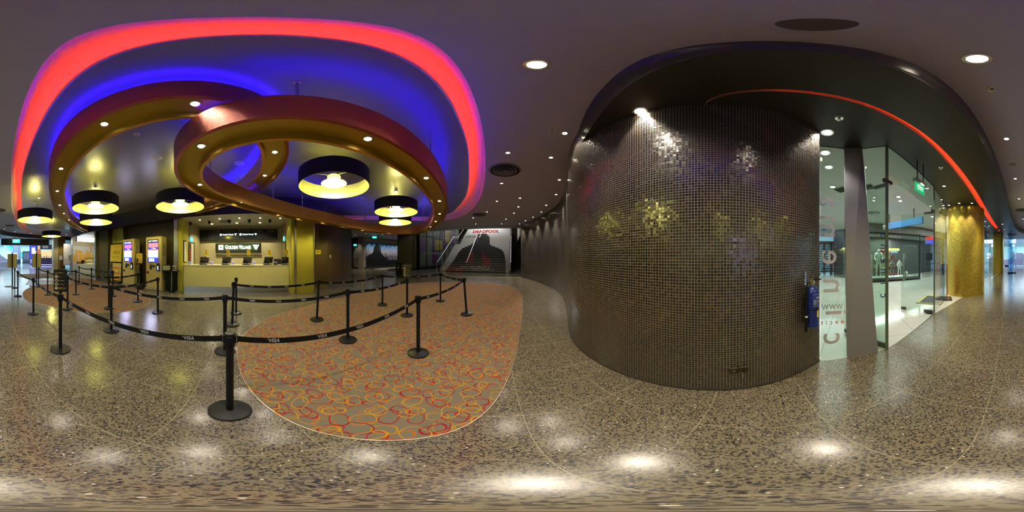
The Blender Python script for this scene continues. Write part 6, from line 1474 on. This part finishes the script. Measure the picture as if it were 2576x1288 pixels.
b = MB(); b.cyl((-16.15,11.60,1.0),(-16.15,11.60,1.35), .02, 8); b.box((-16.12,11.62,1.15), (.10,.05,.06)); b.build('door_handle', M_BLACK, o); b = MB(); b.box((-16.55,11.63,1.65), (.06,.006,.10)); b.build('door_plate', M_BLACK, o); b = MB(); b.box((-16.55,11.63,.06), (1.05,.006,.12)); b.build('kick_plate', M_BLACK, o)
exit_box((-16.5,11.5,2.95), (.8,-.6,0), .42,.34, 'small green cyan exit sign above the grey door at the corridor end', face=glow('exit_teal', (.05,.6,.5), 1.4))
exit_box(at(942,596,3.62) , (.75,-.65,0), .5,.34, 'small cyan exit sign hanging in front of the lit mural wall', face=glow('exit_teal', (.05,.6,.5), 1.4))
r = thing('wall_mural_poster', 'huge dusk film mural with a dark long haired figure in the corridor', 'mural', (XM-.03,17.0,1.72)); F = frame_at((.0,0,0),(1,0,0))
WM, HM = 9.8, 2.96
def mk_sky():
    t = NT('mural_dusk'); tc = t.node('ShaderNodeTexCoord'); s = t.node('ShaderNodeSeparateXYZ'); t.link(tc.outputs['Generated'], s.inputs[0])
    nz = t.node('ShaderNodeTexNoise', i_Scale=3.0, i_Detail=5.0); t.link(tc.outputs['Object'], nz.inputs[0]); mp_ = t.math('ADD', s.outputs[2], t.math('MULTIPLY_ADD', nz.outputs[0], .3, -.15))
    rp = t.node('ShaderNodeValToRGB'); e = rp.color_ramp.elements; e[0].position = 0; e[0].color = (.01,.02,.05,1); e[1].position = 1; e[1].color = (.03,.14,.40,1)
    for p_, c_ in ((.38,(.03,.04,.09)),(.46,(.28,.20,.24)),(.62,(.36,.36,.42)),(.8,(.12,.26,.5))): x = e.new(p_); x.color = (*c_,1)
    t.link(mp_, rp.inputs[0]); t.set('Base Color', rp.outputs[0]); t.set('Roughness', .5); return t.m
b = MB(); b.box((0,0,0), (WM,HM,.02), M=F); b.build('print', mk_sky(), r)
L0 = -WM/2
fig = [(.0,-1.48),(.0,-.25),(.35,.0),(.85,.12),(1.05,.35),(1.2,.8),(1.4,1.15),(1.75,1.32),(2.1,1.28),(2.4,1.05),(2.5,.65),(2.6,.25),(2.9,-.05),(3.3,-.35),(3.65,-.65),(3.8,-1.48)]
fig = [fig[0]] + [(p_.x, p_.y) for p_ in catmull(fig[1:-1], .08)] + [fig[-1]]
b = MB(); pts = [F @ Vector((L0+.15+x*.92, y, .0115)) for x, y in fig]; tr_ = tessellate_polygon([[Vector((x,y,0)) for x,y in fig]]); b.add(pts, [tuple(t_) for t_ in tr_]); b.build('dark_figure', mat('mural_figure', (.006,.007,.010), .55, noise=.4, nscale=5), r, smooth=0)
b = MB(); fc = [(p_.x, p_.y) for p_ in catmull([(2.18,1.05),(2.38,.96),(2.45,.78),(2.49,.58),(2.42,.42),(2.22,.42),(2.12,.7)], .06, True)]; b.add([F @ Vector((L0+.15+x*.92,y,.0135)) for x, y in fc], [tuple(range(len(fc)))]); b.build('pale_face', mat('mural_face', (.035,.045,.06), .55, noise=.5, nscale=8), r, smooth=0)
b = MB(); sp_ = [(3.15,-1.45),(3.02,-.2),(2.95,.35),(3.08,.1),(3.3,-1.45)]; b.add([F @ Vector((L0+.3+x,y,.0135)) for x, y in sp_], [tuple(range(len(sp_)))]); b.build('dark_shaft', mat('mural_figure', (.006,.007,.010), .55), r, smooth=0)
b = MB(); hl = [(3.6,-1.48),(3.6,-.75),(4.6,-.55),(6,-.45),(9.8,-.3),(9.8,-1.48)]; b.add([F @ Vector((L0+x,y,.0112)) for x, y in hl], [tuple(range(len(hl)))]); b.build('dark_hills', mat('mural_hill', (.010,.012,.02), .55, noise=.3), r, smooth=0)
t = MB(); t.text('THE REVENANT', .66, F @ Matrix.Translation((L0+3.78,-.52,.013)), sx=.62, sp=1.1, ext=.0004, align='LEFT', bold=.01); t.text('LEONARDO DICAPRIO', .30, F @ Matrix.Translation((L0+3.75,-.06,.013)), sx=.62, ext=.0004, align='LEFT'); t.text('4 GOLDEN GLOBE NOM', .34, F @ Matrix.Translation((L0+4.1,1.12,.013)), sx=.6, ext=.0004, align='LEFT'); t.text('BEST PICTURE ACTOR', .26, F @ Matrix.Translation((L0+4.1,.78,.013)), sx=.6, ext=.0004, align='LEFT') if False else None; t.build('lettering', mat('mural_letters', (.42,.42,.44), .5), r, smooth=0)
b = MB()
for k in range(3): b.box((L0+5.6+k*.9,-1.15,.013), (.6,.12,.001), M=F)
b.build('credit_marks', mat('mural_credit', (.22,.06,.03), .5), r)
P_ = smooth_row(catmull([(-14.2,12.6),(-13.0,12.6),(-12.2,12.5),(-13.1,14.0),(-13.5,15.8),(-14.4,17.6),(-14.8,15)], .2, True), True, 2); b = MB(); b.poly([P_], .006); b.strip(lift(P_,0), lift(P_,.006), True)
def mk_pat():
    t = NT('pattern_rug'); tc = t.node('ShaderNodeNewGeometry'); wv = t.node('ShaderNodeTexVoronoi', i_Scale=1.4); t.link(tc.outputs[0], wv.inputs['Vector']); t.set('Base Color', t.mix(t.math('GREATER_THAN', wv.outputs['Distance'], .42), (.05,.045,.04), (.42,.38,.28))); t.set('Roughness', .9); return t.m
tag(b.build('carpet', mk_pat(), smooth=0), 'dark and pale patterned carpet in front of the lit mural', 'carpet')
for i in range(8):
    p = Vector((XM+.75, 12.6+i*.85, HC)); put_dl(p, 'small spotlight washing the film mural, %s from its left end' % ORD[i], 'spotlights along the film mural'); spot(p - Vector((0,0,.03)), 120, (1,.93,.82), 66, .9, (XM+.05, p.y, 1.2))
for i, (x, y) in enumerate([(920,587),(962,590),(894,590)]):
    p = at(x, y, HC); put_dl(p, 'small downlight in the corridor ceiling before the film mural, %s in row order' % ORD[i], 'downlights of the mural corridor', 90)
spot((-15.9,10.9,HC-.05), 60, (1,.9,.75), 90)
# hall lights of the stairs
area((-4.0,22.5,7.6), 650, 5, 5, (.95,.97,1), (0,-.35,-1)); area((-3.5,15.0,7.6), 190, 5, 2, (1,.95,.88), (0,.35,-1))
# ------------------------------------------------------------------ bright mall beyond the entrance
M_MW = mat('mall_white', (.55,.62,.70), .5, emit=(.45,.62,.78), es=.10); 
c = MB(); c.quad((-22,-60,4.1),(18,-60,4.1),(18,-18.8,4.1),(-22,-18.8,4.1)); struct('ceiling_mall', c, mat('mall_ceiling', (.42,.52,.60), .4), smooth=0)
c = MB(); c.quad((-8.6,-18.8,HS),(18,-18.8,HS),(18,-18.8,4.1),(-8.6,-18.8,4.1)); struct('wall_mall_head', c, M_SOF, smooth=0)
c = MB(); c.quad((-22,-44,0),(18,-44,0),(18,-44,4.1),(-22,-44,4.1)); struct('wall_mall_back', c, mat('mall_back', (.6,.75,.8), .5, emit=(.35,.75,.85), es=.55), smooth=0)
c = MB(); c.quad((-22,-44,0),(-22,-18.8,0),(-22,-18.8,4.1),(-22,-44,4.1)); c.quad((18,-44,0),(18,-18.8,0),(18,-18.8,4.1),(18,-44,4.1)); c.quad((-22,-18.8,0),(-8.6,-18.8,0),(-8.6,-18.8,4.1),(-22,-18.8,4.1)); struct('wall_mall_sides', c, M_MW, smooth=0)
c = MB(); c.lathe([(.75,0),(.75,4.1)], (-3.2,-31.0,0), 32); o = struct('pillar_mall', c, mat('mall_column', (.25,.32,.42), .4))
for z in (1.85, 1.15): b = MB(); b.box((-2.75,-30.1,z), (1.0,.05,.55), rz=.25); b.build('poster', glow('poster_glow', (.85,.93,1), 1.4), o)
b = MB(); b.lathe([(.76,0),(.76,.9)], (-3.2,-31.0,0), 32, close=False); b.build('dark_wrap', mat('column_wrap', (.015,.05,.10), .4), o)
def escalator():
    r = thing('escalator', 'turquoise glass sided escalator rising in the bright mall', 'escalator', (-4.0,-36,0))
    A, B_ = Vector((-2.6,0,.2)), Vector((3.2,0,3.9)); b = MB()
    for yy in (.0,-1.2): b.add([A+Vector((0,yy,0)),B_+Vector((0,yy,0)),B_+Vector((0,yy,.9)),A+Vector((0,yy,.9))], [(0,1,2,3)])
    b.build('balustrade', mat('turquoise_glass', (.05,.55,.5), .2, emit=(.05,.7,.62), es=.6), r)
    b = MB(); b.tube([A+Vector((0,0,.92)),B_+Vector((0,0,.92))], .06, 6); b.tube([A+Vector((0,-1.2,.92)),B_+Vector((0,-1.2,.92))], .06, 6); b.build('handrail', M_BLACK, r)
    b = MB(); b.add([A+Vector((0,.05,-.35)),B_+Vector((0,.05,-.35)),B_+Vector((0,.05,.02)),A+Vector((0,.05,.02)),A+Vector((0,-1.25,-.35)),B_+Vector((0,-1.25,-.35)),B_+Vector((0,-1.25,.02)),A+Vector((0,-1.25,.02))], [(0,1,2,3),(7,6,5,4),(3,2,6,7),(0,4,5,1)]); b.build('truss', mat('truss_pale', (.5,.6,.68), .4), r)
escalator()
def cov(p, s, lab):
    r = thing('covered_display', lab, 'covered display', p); b = MB()
    prof = [(-2.4,1.0),(-1.6,1.05),(-.9,1.5),(-.3,1.95),(.5,2.0),(1.0,1.7),(1.6,1.1),(2.6,.95)]
    A = [Vector((x,-.9,z)) for x, z in prof]; C_ = [Vector((x,.9,z)) for x, z in prof]; b.strip(A, C_); b.strip([Vector((v.x,.9,.25)) for v in C_], C_); b.strip(A, [Vector((v.x,-.9,.25)) for v in A]); b.build('dust_cover', mat('cover_lilac', (.42,.42,.55), .7, noise=.1), r)
    b = MB()
    for x in (-2.0,2.0): b.box((x,0,.13), (.6,1.6,.26))
    b.build('feet', M_BLACK, r)
cov(at(2570,672)*1.0 + Vector((.2,-1.5,0)), 1, 'large exhibit under a pale lilac dust cover on the mall floor')
p = at(14,672); r = thing('draped_table', 'table draped in white cloth on the mall floor by the covered exhibit', 'draped table', p); b = MB()
n = 40; A = []; C_ = []
for i in range(n):
    a = 2*PI*i/n; x, y = .9*math.copysign(abs(math.cos(a))**.4, math.cos(a)), .45*math.copysign(abs(math.sin(a))**.4, math.sin(a)); k = 1 + .05*math.sin(i*2.2); A.append(Vector((x*k,y*k,.04))); C_.append(Vector((x*.97,y*.97,.78)))
b.strip(A, C_, True); b.add(C_, [tuple(range(n))]); b.build('cloth', mat('cloth_white', (.6,.6,.68), .8), r)
b = MB()
for sx in (-1,1):
    for sy in (-1,1): b.cyl((sx*.7,sy*.3,0),(sx*.7,sy*.3,.76),.02,6)
b.build('legs', M_STEEL, r)
p = at(2571,640,1.75); r = thing('advert_board', 'bright white advert panel glowing above the covered exhibit', 'advert panel', at(2560,664)+Vector((.3,-6,0))); b = MB(); b.box((0,0,1.6), (3.2,.15,1.5), bev=.02); b.build('lit_face', glow('panel_white', (.9,.96,1), 1.8), r); b = MB(); b.box((0,-.02,.45), (3.2,.12,.9)); b.build('lower_panel', mat('panel_base', (.3,.36,.48), .5), r)
def ad(x, yb, w_, h_, z0, lab, cols):
    p = at(x, yb); rz = math.atan2(p.y, p.x) + PI/2; r = thing('advert_pillar', lab, 'advert pillar', p, rz)
    b = MB(); b.box((0,0,h_/2), (w_,.3,h_), bev=.02); b.build('case', mat('ad_navy', (.02,.03,.12), .3), r)
    b = MB(); b.box((0,.155,h_*.62), (w_*.86,.01,h_*.6)); b.build('screen', cols[0], r); b = MB(); b.box((0,.163,h_*.68), (w_*.45,.006,h_*.3)); b.build('picture', cols[1], r); b = MB(); b.box((0,.155,h_*.17), (w_*.86,.01,h_*.22)); b.build('lower_screen', cols[2], r)
ad(84,665.5,1.4,3.7,0,'blue lit advert pillar with white picture left of the second beige board',(glow('ad_blue', (.04,.05,.75), 1.0), glow('ad_white', (.75,.8,1), 1.5), glow('ad_lilac', (.3,.35,.75), .8)))
r = thing('advert_board', 'black framed tilted advert board with orange picture right of the blue advert pillar', 'advert board', at(97,670), .3); b = MB(); b.box((0,0,2.1), (.7,.15,2.4), bev=.02); b.build('frame', M_BLACK, r); b = MB(); b.box((0,.08,2.2), (.46,.01,1.8)); b.build('picture', glow('ad_cream', (.75,.6,.5), .8), r); b = MB(); b.box((0,.09,2.2), (.3,.006,.7)); b.build('orange_print', glow('ad_orange', (.7,.15,.03), .8), r); b = MB(); b.box((0,0,.45), (.15,.15,.9)); b.build('post', M_BLACK, r)
p = at(119,668); r = thing('kiosk_counter', 'dark purple kiosk counter with a strip of blue light in the mall', 'kiosk', p, math.atan2(p.y,p.x)+PI/2)
b = MB(); b.box((0,0,.72), (4.2,.9,1.05), bev=.02); b.build('counter', mat('kiosk_purple', (.055,.03,.075), .35), r); b = MB(); b.box((0,.40,.14), (4.1,.04,.06)); b.build('light_strip', glow('kiosk_led', (.25,.25,1), 4), r); b = MB(); b.box((0,0,.1), (4.0,.7,.2)); b.build('plinth', M_BLACK, r)
b = MB(); b.box((0,-1.4,1.6), (4.2,.2,1.7)); b.build('back_shelves', glow('kiosk_warm', (.95,.72,.35), .9), r); b = MB(); b.box((.1,.1,3.0), (3.4,.5,.75), bev=.03); b.build('overhead_sign', mat('kiosk_sign', (.02,.012,.012), .4), r)
b = MB(); b.box((.3,.36,3.0), (.9,.02,.4)); b.build('sign_emblem', mat('kiosk_emblem', (.2,.18,.18), .4), r)
b = MB(); b.cyl((-1.4,0,3.3),(-1.4,0,4.1),.03,6); b.cyl((1.4,0,3.3),(1.4,0,4.1),.03,6); b.build('hanger', M_BLACK, r)
b = MB()
for k in range(9): b.box((-1.5+k*.4,-.1,1.40), (.2,.25,.15+.12*((k*5) % 3)), bev=.01)
b.build('stock', mat('kiosk_stock', (.25,.28,.34), .5, noise=.6), r)
p = at(67,662); r = thing('directory_board', 'blue grey glass directory stand on the mall floor left of the advert pillar', 'directory', p, math.atan2(p.y,p.x)+PI/2); b = MB(); b.box((0,0,1.35), (1.8,.3,2.5), bev=.03); b.build('case', mat('dir_glass', (.12,.17,.22), .15), r); b = MB(); b.box((0,.16,1.5), (1.4,.01,1.4)); b.build('map_panel', mat('dir_map', (.10,.12,.2), .4, emit=(.2,.25,.4), es=.3), r); b = MB(); b.box((0,0,.05), (1.9,.5,.1)); b.build('base', M_BLACK, r)
exit_box(ony(41,604.5,-15.15), (.1,1,0), .72,.52, 'cyan exit sign hanging in front of the black entrance header', face=glow('exit_cyan2', (.08,.8,.9), 1.6))
area((0,-26,4.0), 1500, 16, 10, (.70,.88,1)); area((-6,-38,4.0), 1300, 14, 8, (.72,.95,1)); area((9,-22,4.0), 500, 8, 6, (.65,.72,1))
# ------------------------------------------------------------------ camera, world, view
cam = bpy.data.cameras.new('camera'); cam.type = 'PANO'
try: cam.panorama_type = 'EQUIRECTANGULAR'
except Exception: pass
try: cam.cycles.panorama_type = 'EQUIRECTANGULAR'
except Exception: pass
cam.clip_start = .02; cam.clip_end = 300
co = bpy.data.objects.new('camera', cam); COL.objects.link(co); co.location = (0, 0, EYE); co.rotation_euler = (PI/2, 0, 0); scene.camera = co
w = bpy.data.worlds.new('world'); scene.world = w; w.use_nodes = True; w.node_tree.nodes['Background'].inputs[0].default_value = (.5,.5,.6,1); w.node_tree.nodes['Background'].inputs[1].default_value = .02
vs = scene.view_settings; vs.view_transform = 'Standard'; vs.look = 'None'; vs.gamma = 1; vs.use_curve_mapping = False; vs.exposure = 0.2
cy = scene.cycles
cy.use_adaptive_sampling = True; cy.adaptive_threshold = .18
cy.max_bounces = 5; cy.diffuse_bounces = 2; cy.glossy_bounces = 3; cy.transmission_bounces = 4; cy.transparent_max_bounces = 12
cy.sample_clamp_indirect = 12; cy.caustics_reflective = False; cy.caustics_refractive = False
